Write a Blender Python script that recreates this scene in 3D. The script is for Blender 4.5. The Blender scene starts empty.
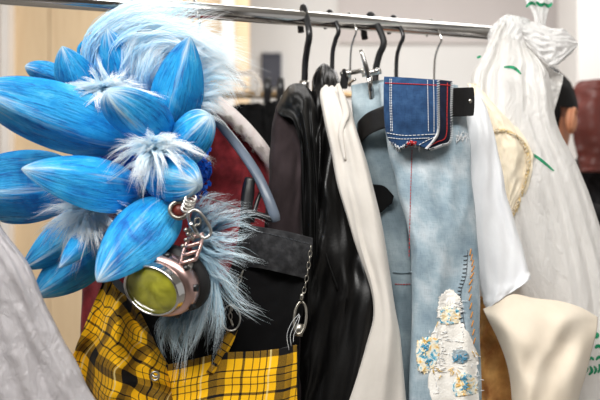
import bpy, math, random
from mathutils import Vector, noise
from mathutils.bvhtree import BVHTree
C = bpy.context.scene
COL = C.collection
PI = math.pi
rnd = random.Random(7)
CAM = Vector((0, 0, 1.40)); F = 600*50/36.0

def P(px, py, Y):
    return Vector(((px-300)/F*Y, Y, CAM.z+(200-py)/F*Y))
def lerp(a, b, t): return a+(b-a)*t
def sm(a, b, x):
    t = max(0.0, min(1.0, (x-a)/(b-a))); return t*t*(3-2*t)

# ------------------------------------------------------------------ materials
def lin(c):
    r = []
    for v in c:
        v /= 255.0
        r.append(v/12.92 if v <= .04045 else ((v+.055)/1.055)**2.4)
    return (r[0], r[1], r[2], 1)

class Mat:
    def __init__(s, name):
        s.m = bpy.data.materials.new(name); s.m.use_nodes = True
        s.nt = s.m.node_tree; s.nt.nodes.clear()
        s.out = s.n('ShaderNodeOutputMaterial')
    def n(s, t, **kw):
        nd = s.nt.nodes.new(t)
        for k, v in kw.items(): setattr(nd, k, v)
        return nd
    def l(s, a, b): s.nt.links.new(a, b)
    def principled(s, col=None, rough=.8, metal=0., sheen=0., spec=.5):
        p = s.n('ShaderNodeBsdfPrincipled')
        if col is not None: p.inputs['Base Color'].default_value = col
        p.inputs['Roughness'].default_value = rough
        p.inputs['Metallic'].default_value = metal
        p.inputs['Specular IOR Level'].default_value = spec
        if sheen:
            p.inputs['Sheen Weight'].default_value = sheen
            p.inputs['Sheen Roughness'].default_value = .4
        s.l(p.outputs[0], s.out.inputs[0]); s.p = p
        return p
    def coord(s, kind='Object', scale=(1, 1, 1), rot=(0, 0, 0)):
        tc = s.n('ShaderNodeTexCoord'); mp = s.n('ShaderNodeMapping')
        mp.inputs['Scale'].default_value = scale; mp.inputs['Rotation'].default_value = rot
        s.l(tc.outputs[kind], mp.inputs[0]); return mp.outputs[0]
    def noise(s, vec, scale, detail=4, rough=.55, dist=0.):
        t = s.n('ShaderNodeTexNoise'); t.inputs['Scale'].default_value = scale
        t.inputs['Detail'].default_value = detail; t.inputs['Roughness'].default_value = rough
        t.inputs['Distortion'].default_value = dist
        if vec is not None: s.l(vec, t.inputs['Vector'])
        return t.outputs['Fac']
    def ramp(s, fac, stops, interp='LINEAR'):
        r = s.n('ShaderNodeValToRGB'); e = r.color_ramp.elements; r.color_ramp.interpolation = interp
        while len(e) < len(stops): e.new(.5)
        for k, (p, c) in enumerate(stops):
            e[k].position = p; e[k].color = c if len(c) == 4 else (*c, 1)
        s.l(fac, r.inputs[0]); return r.outputs[0]
    def mix(s, fac, a, b, mode='MIX'):
        m = s.n('ShaderNodeMix'); m.data_type = 'RGBA'; m.blend_type = mode
        for v, i in ((fac, 0), (a, 6), (b, 7)):
            if hasattr(v, 'is_linked'): s.l(v, m.inputs[i])
            else: m.inputs[i].default_value = v
        return m.outputs[2]
    def math(s, op, a, b=0.):
        m = s.n('ShaderNodeMath'); m.operation = op
        for v, i in ((a, 0), (b, 1)):
            if hasattr(v, 'is_linked'): s.l(v, m.inputs[i])
            else: m.inputs[i].default_value = v
        return m.outputs[0]
    def bump(s, h, strength=.3, dist=.002):
        b = s.n('ShaderNodeBump'); b.inputs['Strength'].default_value = strength
        b.inputs['Distance'].default_value = dist
        s.l(h, b.inputs['Height']); s.l(b.outputs[0], s.p.inputs['Normal'])

def plain(name, rgb, rough=.6, metal=0., var=.12, scale=40, spec=.5):
    m = Mat(name); p = m.principled(lin(rgb), rough, metal, spec=spec)
    f = m.noise(m.coord(), scale, 3)
    a = lin(rgb); lo = tuple(v*(1-var) for v in a[:3]); hi = tuple(min(1, v*(1+var)) for v in a[:3])
    m.l(m.ramp(f, [(.3, lo), (.7, hi)]), p.inputs['Base Color'])
    return m.m

def cloth(name, lo, hi, rough=.85, sheen=.2, weave=900, big=9, bump=.25, spec=.25):
    """woven cloth: soft colour change plus a fine thread bump, in metres of UV"""
    m = Mat(name); p = m.principled(lin(hi), rough, sheen=sheen, spec=spec)
    uv = m.coord('UV')
    f = m.noise(uv, big, 5)
    m.l(m.ramp(f, [(.3, lin(lo)), (.7, lin(hi))]), p.inputs['Base Color'])
    m.bump(m.math('ADD', m.noise(uv, weave, 2), m.noise(uv, weave*.12, 3)), bump, .0008)
    return m.m

def denim(name, lo, mid, hi, big=14, pale=.5):
    m = Mat(name); p = m.principled(lin(mid), .85, sheen=.15, spec=.2)
    uv = m.coord('UV')
    fade = m.noise(uv, big, 5, .6)
    base = m.ramp(fade, [(.3, lin(lo)), (.5, lin(mid)), (.72, lin(hi))])
    st = m.noise(m.coord('UV', (1, .06, 1)), 800, 3, .7)
    st2 = m.noise(m.coord('UV', (.08, 1, 1)), 700, 2, .7)
    t = m.math('ADD', m.math('MULTIPLY', st, .6), m.math('MULTIPLY', st2, .4))
    thread = m.ramp(t, [(.35, (.55, .55, .58)), (.5, (1, 1, 1)), (.66, (1.0, 1.0, 1.0))])
    col = m.mix(pale, base, thread, 'MULTIPLY')
    m.l(col, p.inputs['Base Color']); m.bump(t, .35, .0008)
    return m.m

M = {}
def build_mats():
    # chrome
    m = Mat('polished_chrome'); p = m.principled(lin((205, 203, 200)), .13, 1.)
    f = m.noise(m.coord('Object', (8, 8, 40)), 12, 3)
    m.l(m.ramp(f, [(.3, (.10, .10, .10)), (.8, (.2, .2, .2))]), p.inputs['Roughness']); M['chrome'] = m.m
    M['steel'] = plain('brushed_steel', (196, 192, 186), .28, 1., .1, 120)
    M['rose'] = plain('rose_metal', (205, 172, 166), .3, 1., .12, 60)
    M['oldsilver'] = plain('tarnished_silver', (165, 160, 150), .35, 1., .3, 150)
    M['black_plastic'] = plain('black_plastic', (26, 26, 28), .32, 0, .2, 60)
    M['grey_plastic'] = plain('grey_plastic', (96, 106, 120), .32, 0, .06, 50)
    M['rubber'] = plain('black_rubber', (20, 20, 22), .6)
    M['clear'] = plain('clear_hanger_plastic', (225, 222, 218), .15, 0, .04, 30)
    mt = bpy.data.materials['clear_hanger_plastic'].node_tree
    mt.nodes['Principled BSDF'].inputs['Transmission Weight'].default_value = .7
    # petals: dry-brushed foam, streaks run from base to tip (uv.y), white paint at the tip and along one edge
    m = Mat('painted_blue_foam'); p = m.principled(None, .5, spec=.35)
    info = m.n('ShaderNodeObjectInfo')
    tc = m.n('ShaderNodeTexCoord'); sep = m.n('ShaderNodeSeparateXYZ'); m.l(tc.outputs['UV'], sep.inputs[0])
    def streak(su, sv, off):
        cb = m.n('ShaderNodeCombineXYZ')
        m.l(m.math('MULTIPLY', sep.outputs[0], su), cb.inputs[0]); m.l(m.math('MULTIPLY', sep.outputs[1], sv), cb.inputs[1])
        m.l(m.math('MULTIPLY_ADD', info.outputs['Random'], 37.), cb.inputs[2])
        cb.inputs[2].default_value = off
        return cb.outputs[0]
    s1 = m.noise(streak(38, 1.7, 0), 1.0, 5, .65, .5)
    s2 = m.noise(streak(60, 4.0, 3), 1.0, 5, .7, .6)
    s3 = m.noise(streak(5, 3.0, 7), 1.0, 5, .65, .5)
    base = m.ramp(s3, [(.30, lin((8, 104, 186))), (.44, lin((16, 150, 220))), (.58, lin((50, 174, 234))), (.74, lin((120, 206, 242)))])
    dark = m.ramp(s2, [(.34, (1, 1, 1)), (.47, (0, 0, 0))])
    c1 = m.mix(m.math('MULTIPLY', dark, .8), base, lin((10, 74, 160)))
    tipw = m.ramp(sep.outputs[1], [(.3, (.0, .0, .0)), (.75, (.04, .04, .04)), (.92, (.18, .18, .18)), (1, (.36, .36, .36))])
    flank = m.ramp(sep.outputs[0], [(.16, (0, 0, 0)), (.24, (.16, .16, .16)), (.27, (.04, .04, .04)), (.45, (0, 0, 0)), (.68, (0, 0, 0)), (.75, (.14, .14, .14)), (.80, (0, 0, 0))])
    wsum = m.math('ADD', m.math('ADD', s1, tipw), flank)
    wm = m.ramp(wsum, [(.62, (0, 0, 0)), (.72, (.3, .3, .3)), (.88, (1, 1, 1))])
    c2 = m.mix(m.math('MULTIPLY', wm, .9), c1, lin((214, 234, 244)))
    m.l(c2, p.inputs['Base Color']); m.bump(m.math('ADD', s2, s1), .8, .003); M['petal'] = m.m
    M['glitter'] = plain('blue_glitter', (18, 84, 190), .3, .4, .7, 500)
    # fur (uv.y runs root to tip)
    def furmat(name, root, mid, tip, ctr=(0, .12, -.03)):
        m = Mat(name)
        p = m.n('ShaderNodeBsdfPrincipled'); p.inputs['Roughness'].default_value = .55
        p.inputs['Specular IOR Level'].default_value = .3
        tc = m.n('ShaderNodeTexCoord'); sep = m.n('ShaderNodeSeparateXYZ'); m.l(tc.outputs['UV'], sep.inputs[0])
        k = m.math('ADD', sep.outputs[1], m.math('MULTIPLY', m.math('SUBTRACT', sep.outputs[0], .5), .5))
        col = m.ramp(k, [(0., lin(root)), (.45, lin(mid)), (.9, lin(tip))])
        m.l(col, p.inputs['Base Color'])
        t = m.n('ShaderNodeBsdfTranslucent'); m.l(col, t.inputs[0])
        mx = m.n('ShaderNodeMixShader'); mx.inputs[0].default_value = .3
        m.l(p.outputs[0], mx.inputs[1]); m.l(t.outputs[0], mx.inputs[2])
        tr = m.n('ShaderNodeBsdfTransparent'); z = m.n('ShaderNodeMixShader'); z.inputs[0].default_value = .0
        m.l(mx.outputs[0], z.inputs[1]); m.l(tr.outputs[0], z.inputs[2]); m.l(z.outputs[0], m.out.inputs[0])
        return m.m
    M['fleece'] = cloth('pale_pink_fleece', (226, 210, 206), (244, 236, 232), .95, .3, 300, 60, .9)
    M['fur_base'] = cloth('sky_fur_backing', (150, 212, 238), (206, 236, 248), .95, .3, 300, 40, .9)
    M['fur_sky'] = furmat('sky_blue_fur', (150, 224, 250), (216, 243, 253), (254, 254, 254))
    M['fur_white'] = furmat('icy_white_fur', (216, 243, 254), (244, 251, 254), (254, 254, 254))
    M['fur_slate'] = furmat('slate_blue_fur', (146, 190, 212), (186, 218, 232), (238, 247, 251), (.09, .10, -.16))
    M['fur_cream'] = furmat('cream_fleece', (215, 205, 195), (232, 226, 218), (246, 242, 238))
    # tartan
    def tartan(name, per, rot, off):
      m = Mat(name); p = m.principled(None, .85, sheen=.1, spec=.2)
      tc = m.n('ShaderNodeTexCoord'); sep = m.n('ShaderNodeSeparateXYZ')
      mp = m.n('ShaderNodeMapping'); mp.inputs['Rotation'].default_value = (0, 0, rot); mp.inputs['Location'].default_value = off
      m.l(tc.outputs['UV'], mp.inputs[0]); m.l(mp.outputs[0], sep.inputs[0])
      def sett(o):
          f = m.math('FRACT', m.math('ADD', m.math('DIVIDE', o, per), 20.13))
          w, k, g, y = (0, 0, 0), (1, 1, 1), (.62, .62, .62), (0, 0, 0)
          return f, m.ramp(f, [(0, k), (.13, (.85, .85, .85)), (.25, y), (.35, k), (.366, y), (.47, k), (.51, y), (.62, k), (.636, y), (.72, k), (.736, y), (.82, k), (.836, y)], 'CONSTANT')
      fu, du = sett(sep.outputs[0]); fv, dv = sett(sep.outputs[1])
      d = m.math('MULTIPLY', m.math('ADD', du, dv), .5)
      nz = m.noise(m.coord('UV'), 700, 2)
      d2 = m.math('ADD', d, m.math('MULTIPLY', m.math('SUBTRACT', nz, .5), .25))
      col = m.ramp(d2, [(.0, lin((246, 186, 20))), (.25, lin((214, 158, 22))), (.5, lin((112, 84, 24))), (.72, lin((30, 25, 18))), (.9, lin((16, 15, 16)))])
      wht = m.ramp(fu, [(0, (0, 0, 0)), (.87, (1, 1, 1)), (.895, (0, 0, 0))], 'CONSTANT')
      col = m.mix(m.math('MULTIPLY', wht, .55), col, lin((236, 216, 150)))
      m.l(col, p.inputs['Base Color']); m.bump(nz, .3, .0006); return m.m
    M['tartan'] = tartan('yellow_tartan', .10, 0, (-.004, -.003, 0))
    M['tartan_skirt'] = tartan('yellow_tartan_bias', .092, .42, (0, 0, 0))
    M['charcoal'] = denim('charcoal_denim', (22, 22, 24), (40, 40, 42), (64, 64, 66), 60, .6)
    M['black_cloth'] = cloth('black_cloth', (6, 6, 7), (14, 14, 15), .85, 0, spec=.15)
    M['black_satin'] = cloth('black_satin', (8, 8, 8), (16, 16, 16), .5, 0, 1200, 9, .1, .3)
    M['leather'] = cloth('black_leather', (7, 7, 7), (15, 14, 14), .38, 0, 300, 12, .3, .42)
    M['belt'] = cloth('belt_leather', (10, 9, 9), (22, 20, 20), .4, 0, 400, 20, .3, .35)
    M['suede'] = cloth('umber_suede', (40, 33, 34), (60, 51, 53), .95, .05, 900, 14, .4, .1)
    M['ivory'] = cloth('ivory_cotton', (198, 192, 184), (219, 213, 205))
    M['white'] = cloth('white_cotton', (228, 229, 232), (240, 241, 243))
    M['cream'] = cloth('cream_linen', (222, 207, 186), (235, 223, 205), .9, .2, 700, 9, .3)
    M['towel'] = cloth('butter_cream_towelling', (236, 222, 196), (244, 233, 212), .95, .3, 420, 12, .8)
    M['brown'] = cloth('tan_brown_cloth', (132, 70, 28), (236, 184, 112), .8, .2, 900, 20)  # pale tone carries the cloth's highlights, painted into the colour
    M['brown_leather'] = cloth('brown_leather', (86, 40, 34), (124, 62, 54), .45, 0, 200, 8, .3, .5)
    M['maroon'] = cloth('maroon_velvet', (84, 14, 20), (158, 48, 56), .8, .6, 500, 34, .6)  # lighter tone paints the velvet's pinkish highlights into the colour
    M['jeans'] = denim('washed_denim', (122, 143, 157), (156, 174, 184), (204, 212, 217), 17, .62)
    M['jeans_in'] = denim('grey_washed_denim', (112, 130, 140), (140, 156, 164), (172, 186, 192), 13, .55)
    M['dark_denim'] = denim('indigo_denim', (30, 56, 90), (38, 68, 106), (52, 84, 122), 60, .85)
    M['navy_denim'] = denim('navy_denim', (12, 16, 32), (20, 26, 46), (30, 38, 62), 40, .6)
    M['thread_white'] = plain('white_thread', (226, 228, 230), .8)
    M['thread_red'] = plain('red_thread', (190, 40, 40), .8)
    M['thread_orange'] = plain('orange_thread', (196, 132, 62), .8)
    M['thread_black'] = plain('dark_thread', (70, 74, 80), .8)
    M['thread_yellow'] = plain('yellow_thread', (230, 184, 70), .8)
    M['patch_cream'] = cloth('frayed_cream_cotton', (236, 231, 222), (252, 249, 243), .95, .3, 300, 60, .9)
    m = Mat('floral_patch'); p = m.principled(None, .9, spec=.2)
    uv = m.coord('UV'); f = m.noise(uv, 100, 3, .6, .6)
    m.l(m.ramp(f, [(.36, lin((60, 150, 186))), (.42, lin((150, 196, 208))), (.47, lin((240, 236, 226))), (.58, lin((242, 228, 190))), (.66, lin((228, 172, 84)))]), p.inputs['Base Color'])
    m.bump(m.noise(uv, 500, 2), .5, .001); M['floral'] = m.m
    # green printed marks
    M['green'] = plain('green_ink', (22, 140, 96), .5)
    # plastics
    def film(name, rgb, transp, rough, transl, bs, sc):
        m = Mat(name)
        p = m.n('ShaderNodeBsdfPrincipled'); p.inputs['Base Color'].default_value = lin(rgb)
        p.inputs['Roughness'].default_value = rough; p.inputs['Specular IOR Level'].default_value = .5
        f = m.noise(m.coord('UV', (1, .4, 1)), sc, 6, .65, 1.2)
        b = m.n('ShaderNodeBump'); b.inputs['Strength'].default_value = bs; b.inputs['Distance'].default_value = .006
        m.l(f, b.inputs['Height']); m.l(b.outputs[0], p.inputs['Normal'])
        t = m.n('ShaderNodeBsdfTranslucent'); t.inputs[0].default_value = lin(rgb)
        a = m.n('ShaderNodeMixShader'); a.inputs[0].default_value = transl
        m.l(p.outputs[0], a.inputs[1]); m.l(t.outputs[0], a.inputs[2])
        tr = m.n('ShaderNodeBsdfTransparent'); z = m.n('ShaderNodeMixShader'); z.inputs[0].default_value = transp
        m.l(a.outputs[0], z.inputs[1]); m.l(tr.outputs[0], z.inputs[2]); m.l(z.outputs[0], m.out.inputs[0])
        return m.m
    M['film'] = film('garment_film', (206, 202, 205), .14, .14, .2, .75, 150)
    M['bag_thin'] = film('thin_carrier_plastic', (250, 249, 248), .16, .3, .3, .8, 70)
    M['bag'] = film('white_carrier_plastic', (246, 244, 241), .06, .32, .28, .8, 70)
    # goggles lens
    m = Mat('olive_lens'); p = m.principled(lin((150, 150, 30)), .22, spec=.5)
    f = m.noise(m.coord('Object'), 40, 3, .5, .4)
    m.l(m.ramp(f, [(.3, lin((112, 110, 22))), (.7, lin((172, 170, 52)))]), p.inputs['Base Color'])
    p.inputs['Coat Weight'].default_value = .5; M['lens'] = m.m
    # people
    M['skin'] = plain('skin', (206, 140, 104), .55, 0, .06, 30)
    M['hair'] = plain('black_hair', (12, 9, 8), .6, 0, .3, 200, .2)
    # room
    m = Mat('pale_wood_panel'); p = m.principled(None, .55)
    w = m.noise(m.coord('Object', (6, 6, .5)), 6, 5, .6, .6)
    m.l(m.ramp(w, [(.3, lin((214, 186, 148))), (.7, lin((226, 201, 164)))]), p.inputs['Base Color']); M['wood'] = m.m
    M['wall'] = plain('white_wall_paint', (236, 234, 231), .8, 0, .02, 4)
    M['soffit'] = plain('grey_pink_paint', (214, 206, 203), .8, 0, .02, 4)
    M['column'] = plain('grey_column_paint', (188, 180, 170), .8, 0, .04, 6)
    M['floor'] = plain('grey_floor_vinyl', (150, 145, 138), .5, 0, .1, 10)
    M['notice'] = plain('slate_panel', (74, 76, 88), .6, 0, .06, 20)
    M['ceil'] = plain('ceiling_paint', (196, 194, 190), .9, 0, .02, 4)
    M['greywall'] = plain('grey_wall_paint', (120, 116, 112), .9, 0, .03, 4)
    M['trimw'] = plain('white_gloss_paint', (232, 228, 224), .45, 0, .02, 6)
build_mats()

# ------------------------------------------------------------------ mesh helpers
class MB:
    def __init__(s): s.v = []; s.f = []; s.uv = []
    def add(s, verts, faces, uvs=None):
        o = len(s.v); s.v += [Vector(v) for v in verts]; s.f += [tuple(i+o for i in f) for f in faces]
        s.uv += list(uvs) if uvs else [(v[0]+v[1]*.3, v[2]) for v in verts]
        return s
    def build(s, name, mat, parent=None, smooth=True, label=None, kind=None):
        off = parent_loc(parent)
        me = bpy.data.meshes.new(name)
        me.from_pydata([tuple(v-off) for v in s.v], [], s.f)
        ul = me.uv_layers.new(name='UVMap')
        li = [0]*len(me.loops); me.loops.foreach_get('vertex_index', li)
        flat = []
        for i in li: flat += [s.uv[i][0], s.uv[i][1]]
        ul.data.foreach_set('uv', flat)
        if smooth: me.polygons.foreach_set('use_smooth', [True]*len(me.polygons))
        me.materials.append(mat); me.update()
        o = bpy.data.objects.new(name, me); COL.objects.link(o)
        if parent: o.parent = parent
        if label: o['label'] = label
        if kind: o['kind'] = kind
        return o
    def bvh(s): return BVHTree.FromPolygons([tuple(v) for v in s.v], s.f)

LOC = {}
def parent_loc(p):
    v = Vector((0, 0, 0))
    while p is not None:
        v += p.location; p = p.parent
    return v
def thing(name, label, cat, loc, group=None):
    o = bpy.data.objects.new(name, None); COL.objects.link(o)
    o.location = loc; o.empty_display_size = .05
    return tag(o, label, cat, group)
def tag(o, label, cat, group=None):
    o['label'] = label; o['category'] = cat
    if group: o['group'] = group
    return o

def cr(pts, t):
    """Catmull-Rom through pts at t in 0..1"""
    n = len(pts)-1
    if n == 0: return pts[0]
    x = min(max(t, 0), 1)*n; i = min(int(x), n-1); k = x-i
    p0 = pts[i-1] if i > 0 else pts[0]*2-pts[1]
    p1, p2 = pts[i], pts[i+1]
    p3 = pts[i+2] if i+2 <= n else pts[n]*2-pts[n-1]
    return .5*((2*p1)+(p2-p0)*k+(2*p0-5*p1+4*p2-p3)*k*k+(3*p1-p0-3*p2+p3)*k*k*k)

def tube(mb, pts, r, seg=8, n=None, closed=False, flat=1.0, cap=True):
    """round bar along a smoothed path; r a number or a list"""
    pts = [Vector(p) for p in pts]
    if n is None: n = max(2, (len(pts)-1)*5)
    if closed:
        Q = pts
    else:
        Q = [cr(pts, i/n) for i in range(n+1)] if len(pts) > 2 else [lerp(pts[0], pts[1], i/n) for i in range(n+1)]
    N = len(Q); vs = []; fs = []; uv = []
    up = None; L = 0
    for i in range(N):
        a = Q[(i-1) % N] if (closed or i > 0) else Q[0]
        b = Q[(i+1) % N] if (closed or i < N-1) else Q[-1]
        d = (b-a).normalized()
        if up is None:
            up = d.cross(Vector((0, 1, 0)))
            if up.length < .2: up = d.cross(Vector((1, 0, 0)))
            up.normalize()
        up = (up-d*up.dot(d)).normalized(); sd = d.cross(up)
        rr = r if not isinstance(r, (list, tuple)) else lerp(r[min(int(i/(N-1)*(len(r)-1)), len(r)-2)], r[min(int(i/(N-1)*(len(r)-1)), len(r)-2)+1], i/(N-1)*(len(r)-1)-min(int(i/(N-1)*(len(r)-1)), len(r)-2))
        if i: L += (Q[i]-Q[i-1]).length
        for k in range(seg):
            an = 2*PI*k/seg
            vs.append(Q[i]+up*(math.cos(an)*rr)+sd*(math.sin(an)*rr*flat)); uv.append((k/seg*.05, L))
    M_ = N if closed else N-1
    for i in range(M_):
        for k in range(seg):
            a = i*seg+k; b = i*seg+(k+1) % seg; j = ((i+1) % N)*seg
            fs.append((a, b, j+(k+1) % seg, j+k))
    if not closed and cap:
        fs.append(tuple(reversed(range(seg)))); fs.append(tuple((N-1)*seg+k for k in range(seg)))
    mb.add(vs, fs, uv); return mb

def box(mb, c, s, rz=0, ry=0):
    c = Vector(c); hx, hy, hz = s[0]/2, s[1]/2, s[2]/2
    ca, sa = math.cos(rz), math.sin(rz); cb, sb = math.cos(ry), math.sin(ry)
    vs = []
    for x in (-hx, hx):
        for y in (-hy, hy):
            for z in (-hz, hz):
                X, Z = x*cb+z*sb, -x*sb+z*cb
                vs.append(c+Vector((X*ca-y*sa, X*sa+y*ca, Z)))
    mb.add(vs, [(0, 1, 3, 2), (4, 6, 7, 5), (0, 4, 5, 1), (2, 3, 7, 6), (0, 2, 6, 4), (1, 5, 7, 3)])
    return mb

def ellipsoid(mb, c, r, nu=32, nv=18, f=None):
    c = Vector(c); vs = []; fs = []; uv = []
    for j in range(nv+1):
        th = PI*j/nv
        for i in range(nu):
            ph = 2*PI*i/nu
            d = Vector((math.sin(th)*math.cos(ph), math.sin(th)*math.sin(ph), math.cos(th)))
            k = f(d) if f else 1
            vs.append(c+Vector((d.x*r[0], d.y*r[1], d.z*r[2]))*k); uv.append((i/nu*.3, j/nv*.2))
    for j in range(nv):
        for i in range(nu):
            fs.append((j*nu+i, (j+1)*nu+i, (j+1)*nu+(i+1) % nu, j*nu+(i+1) % nu))
    mb.add(vs, fs, uv); return mb

def folds(n=4, amp=.01, seed=0, drift=.3, wr=.3, wf=(5, 9), sharp=1.0):
    """pleats running down the cloth plus creases; u across, t down"""
    def f(u, t):
        w = noise.noise((u*2.2+seed, t*2.0, seed*1.7))
        a = math.sin(2*PI*(n*u+drift*t+.55*w)+seed)
        a = math.copysign(abs(a)**sharp, a)
        c = 1-2*abs(noise.noise((u*wf[0]+seed*3, t*wf[1]+u*3, seed+5)))
        e = noise.noise((u*wf[0]*3+seed, t*wf[1]*2, seed+9))
        return amp*(a*(.55+.6*noise.noise((u*1.3, t*2.5, seed+2)))+wr*c+wr*.5*e)
    return f

def drape(L, R, back, front, fold=None, nt=90, na=56, e=.8, wob=.0015, seed=1, cap=True, top_round=0.):
    """hanging cloth volume between two outlines; each row is a closed section with its own depth"""
    L = [P(*p) for p in L]; R = [P(*p) for p in R]
    mb = MB(); vs = []; uv = []; fs = []
    Lv = 0; prev = None
    for j in range(nt+1):
        t = j/nt
        l, r = cr(L, t), cr(R, t)
        l = l+Vector((noise.noise((t*9, seed, 0))*wob*2, 0, 0)); r = r+Vector((noise.noise((t*9, seed, 4))*wob*2, 0, 0))
        m = (l+r)/2; h = (r-l)/2
        d = Vector((m.x, m.y, 0)).normalized()
        if prev is not None: Lv += (m-prev).length
        prev = m
        fr = front(t) if callable(front) else front
        bk = back(t) if callable(back) else back
        if top_round:
            q = min(1, t/top_round); q = math.sqrt(max(0, 1-(1-q)**2)); h = h*max(q, .03); fr *= q; bk *= max(q, .1)
        su = 0; last = None
        for k in range(na+1):
            a = 2*PI*k/na
            c, s = math.cos(a), math.sin(a)
            x = -math.copysign(abs(c)**e, c)
            y = math.copysign(abs(s)**e, s)          # s>0: towards the camera
            u = (x+1)/2
            p = m+h*x
            if s >= 0:
                dd = fr*y
                if fold: dd += fold(u, t)*min(1, abs(s)*1.6)
                p = p-d*dd
            else:
                dd = bk*(-y)
                if fold: dd += fold(1-u*.8, t)*min(1, abs(s)*1.6)
                p = p+d*dd
            if last is not None: su += (p-last).length
            last = p
            vs.append(p); uv.append((su, -Lv))
    W = na+1
    for j in range(nt):
        for k in range(na):
            fs.append((j*W+k, (j+1)*W+k, (j+1)*W+k+1, j*W+k+1))
    mb.add(vs, fs, uv)
    if cap:
        for j in (0, nt):
            c = sum((mb.v[j*W+k] for k in range(na)), Vector())/na
            i0 = len(mb.v); mb.add([c], [], [uv[j*W]])
            for k in range(na):
                mb.f.append((i0, j*W+k, j*W+k+1) if j == 0 else (i0, j*W+k+1, j*W+k))
    return mb

def patch(ctrl, nu=60, nv=60, thick=.003, disp=None):
    """cloth panel through a grid of points (rows top to bottom), with real thickness"""
    G = [[P(*p) for p in row] for row in ctrl]
    vs = []; uv = []
    for j in range(nv+1):
        rows = [cr(r, 0) for r in G]
        su = 0; last = None
        for i in range(nu+1):
            u = i/nu
            p = cr([cr(r, u) for r in G], j/nv)
            if disp:
                d = Vector((p.x, p.y, 0)).normalized(); p = p-d*disp(u, j/nv)
            if last is not None: su += (p-last).length
            last = p; vs.append(p)
            uv.append([su, 0])
    W = nu+1
    # metres along v, measured down each column
    for i in range(W):
        L = 0
        for j in range(nv+1):
            if j: L += (vs[j*W+i]-vs[(j-1)*W+i]).length
            uv[j*W+i][1] = -L
    nrm = []
    for j in range(nv+1):
        for i in range(W):
            a = vs[j*W+min(i+1, nu)]-vs[j*W+max(i-1, 0)]
            b = vs[min(j+1, nv)*W+i]-vs[max(j-1, 0)*W+i]
            n = a.cross(b)
            if n.length < 1e-12: n = Vector((0, 1, 0))
            n.normalize()
            if n.dot(vs[j*W+i]-CAM) < 0: n = -n
            nrm.append(n)
    mb = MB(); N = len(vs); fs = []
    for j in range(nv):
        for i in range(nu):
            a = j*W+i; fs.append((a, a+W, a+W+1, a+1)); fs.append((N+a, N+a+1, N+a+W+1, N+a+W))
    bd = [i for i in range(W)]+[j*W+nu for j in range(1, nv+1)]+[nv*W+i for i in range(nu-1, -1, -1)]+[j*W for j in range(nv-1, 0, -1)]
    for k in range(len(bd)):
        a, b = bd[k], bd[(k+1) % len(bd)]
        fs.append((a, b, b+N, a+N))
    mb.add(vs+[v+n*thick for v, n in zip(vs, nrm)], fs, [tuple(x) for x in uv]*2)
    return mb

def on(bvhs, px, py, off=.001, default=1.3):
    """point of the surfaces in bvhs seen at a pixel, lifted off them a little"""
    d = P(px, py, 1)-CAM
    best = None
    for b in bvhs:
        h = b.ray_cast(CAM, d.normalized())
        if h[0] is not None and (best is None or h[3] < best): best = h[3]
    if best is None: best = (P(px, py, default)-CAM).length
    return CAM+d.normalized()*(best-off)

def stitches(mb, bvhs, pts, step=4., r=.0007, duty=.65, lift=.0008, tilt=0., ln=0):
    """running stitches along a pixel path laid on the cloth"""
    pts = [Vector((p[0], p[1], 0)) for p in pts]
    tot = sum((b-a).length for a, b in zip(pts, pts[1:])); n = max(1, int(tot/step))
    for i in range(n):
        a, b = cr(pts, i/n), cr(pts, (i+duty)/n)
        if tilt:
            d = (b-a).normalized(); s = Vector((-d.y, d.x, 0)); m = (a+b)/2
            dd = d*math.cos(tilt)+s*math.sin(tilt); a, b = m-dd*ln/2, m+dd*ln/2
        A, B = on(bvhs, a.x, a.y, lift), on(bvhs, b.x, b.y, lift); Mi = on(bvhs, (a.x+b.x)/2, (a.y+b.y)/2, lift+r)
        if (A-B).length < .03: tube(mb, [A, Mi, B], r, 5, 4)
    return mb

def seamline(mb, bvhs, pts, r=.0008, lift=.0006, n=40):
    pts = [Vector((p[0], p[1], 0)) for p in pts]
    q = [on(bvhs, *(cr(pts, i/n).xy), lift) for i in range(n+1)]
    tube(mb, q, r, 5, n); return mb

def fur(mb, guides, n, r0, r1, w=.0006, frizz=.004, clump=12, seg=8, taper=1.0):
    """many tapered strands that follow guide paths; strands gather in locks"""
    for g in guides:
        g = [P(*p) for p in g]
        for c in range(max(1, n//clump)):
            def ball(r):
                while True:
                    v = Vector((rnd.uniform(-1, 1), rnd.uniform(-1, 1), rnd.uniform(-1, 1)))
                    if v.length < 1: return v*r
            ca, cb = ball(r0), ball(r1); sc = rnd.uniform(.6, 1.08); ph = rnd.uniform(0, 99)
            for k in range(clump):
                a = ca+ball(r0*.25); b = cb+ball(r1*.22+.002); ln = sc*rnd.uniform(.8, 1.05); uu = rnd.random()
                pts = []
                for i in range(seg+1):
                    t = i/seg
                    p = cr(g, min(1, t*ln)) if t*ln <= 1 else cr(g, 1)+(cr(g, 1)-cr(g, .97))*((t*ln-1)/.03)
                    p = p+lerp(a, b, t)
                    nz = noise.noise_vector((ph+t*2.2, c*.37+uu*.3, k*.02))
                    pts.append(p+nz*frizz*t)
                ww = w*rnd.uniform(.7, 1.25)
                vs = []; uv = []; fs = []
                for i in range(seg+1):
                    d = (pts[min(i+1, seg)]-pts[max(i-1, 0)]).normalized()
                    s = d.cross(Vector((0, 1, 0)))
                    if s.length < .05: s = Vector((1, 0, 0))
                    s.normalize(); o = d.cross(s)
                    rr = ww*max(.05, (1-(i/seg)**2*taper))
                    for q in range(3):
                        an = 2*PI*q/3; vs.append(pts[i]+s*(math.cos(an)*rr)+o*(math.sin(an)*rr)); uv.append((uu, i/seg))
                for i in range(seg):
                    for q in range(3):
                        fs.append((i*3+q, i*3+(q+1) % 3, (i+1)*3+(q+1) % 3, (i+1)*3+q))
                mb.add(vs, fs, uv)
    return mb

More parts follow.
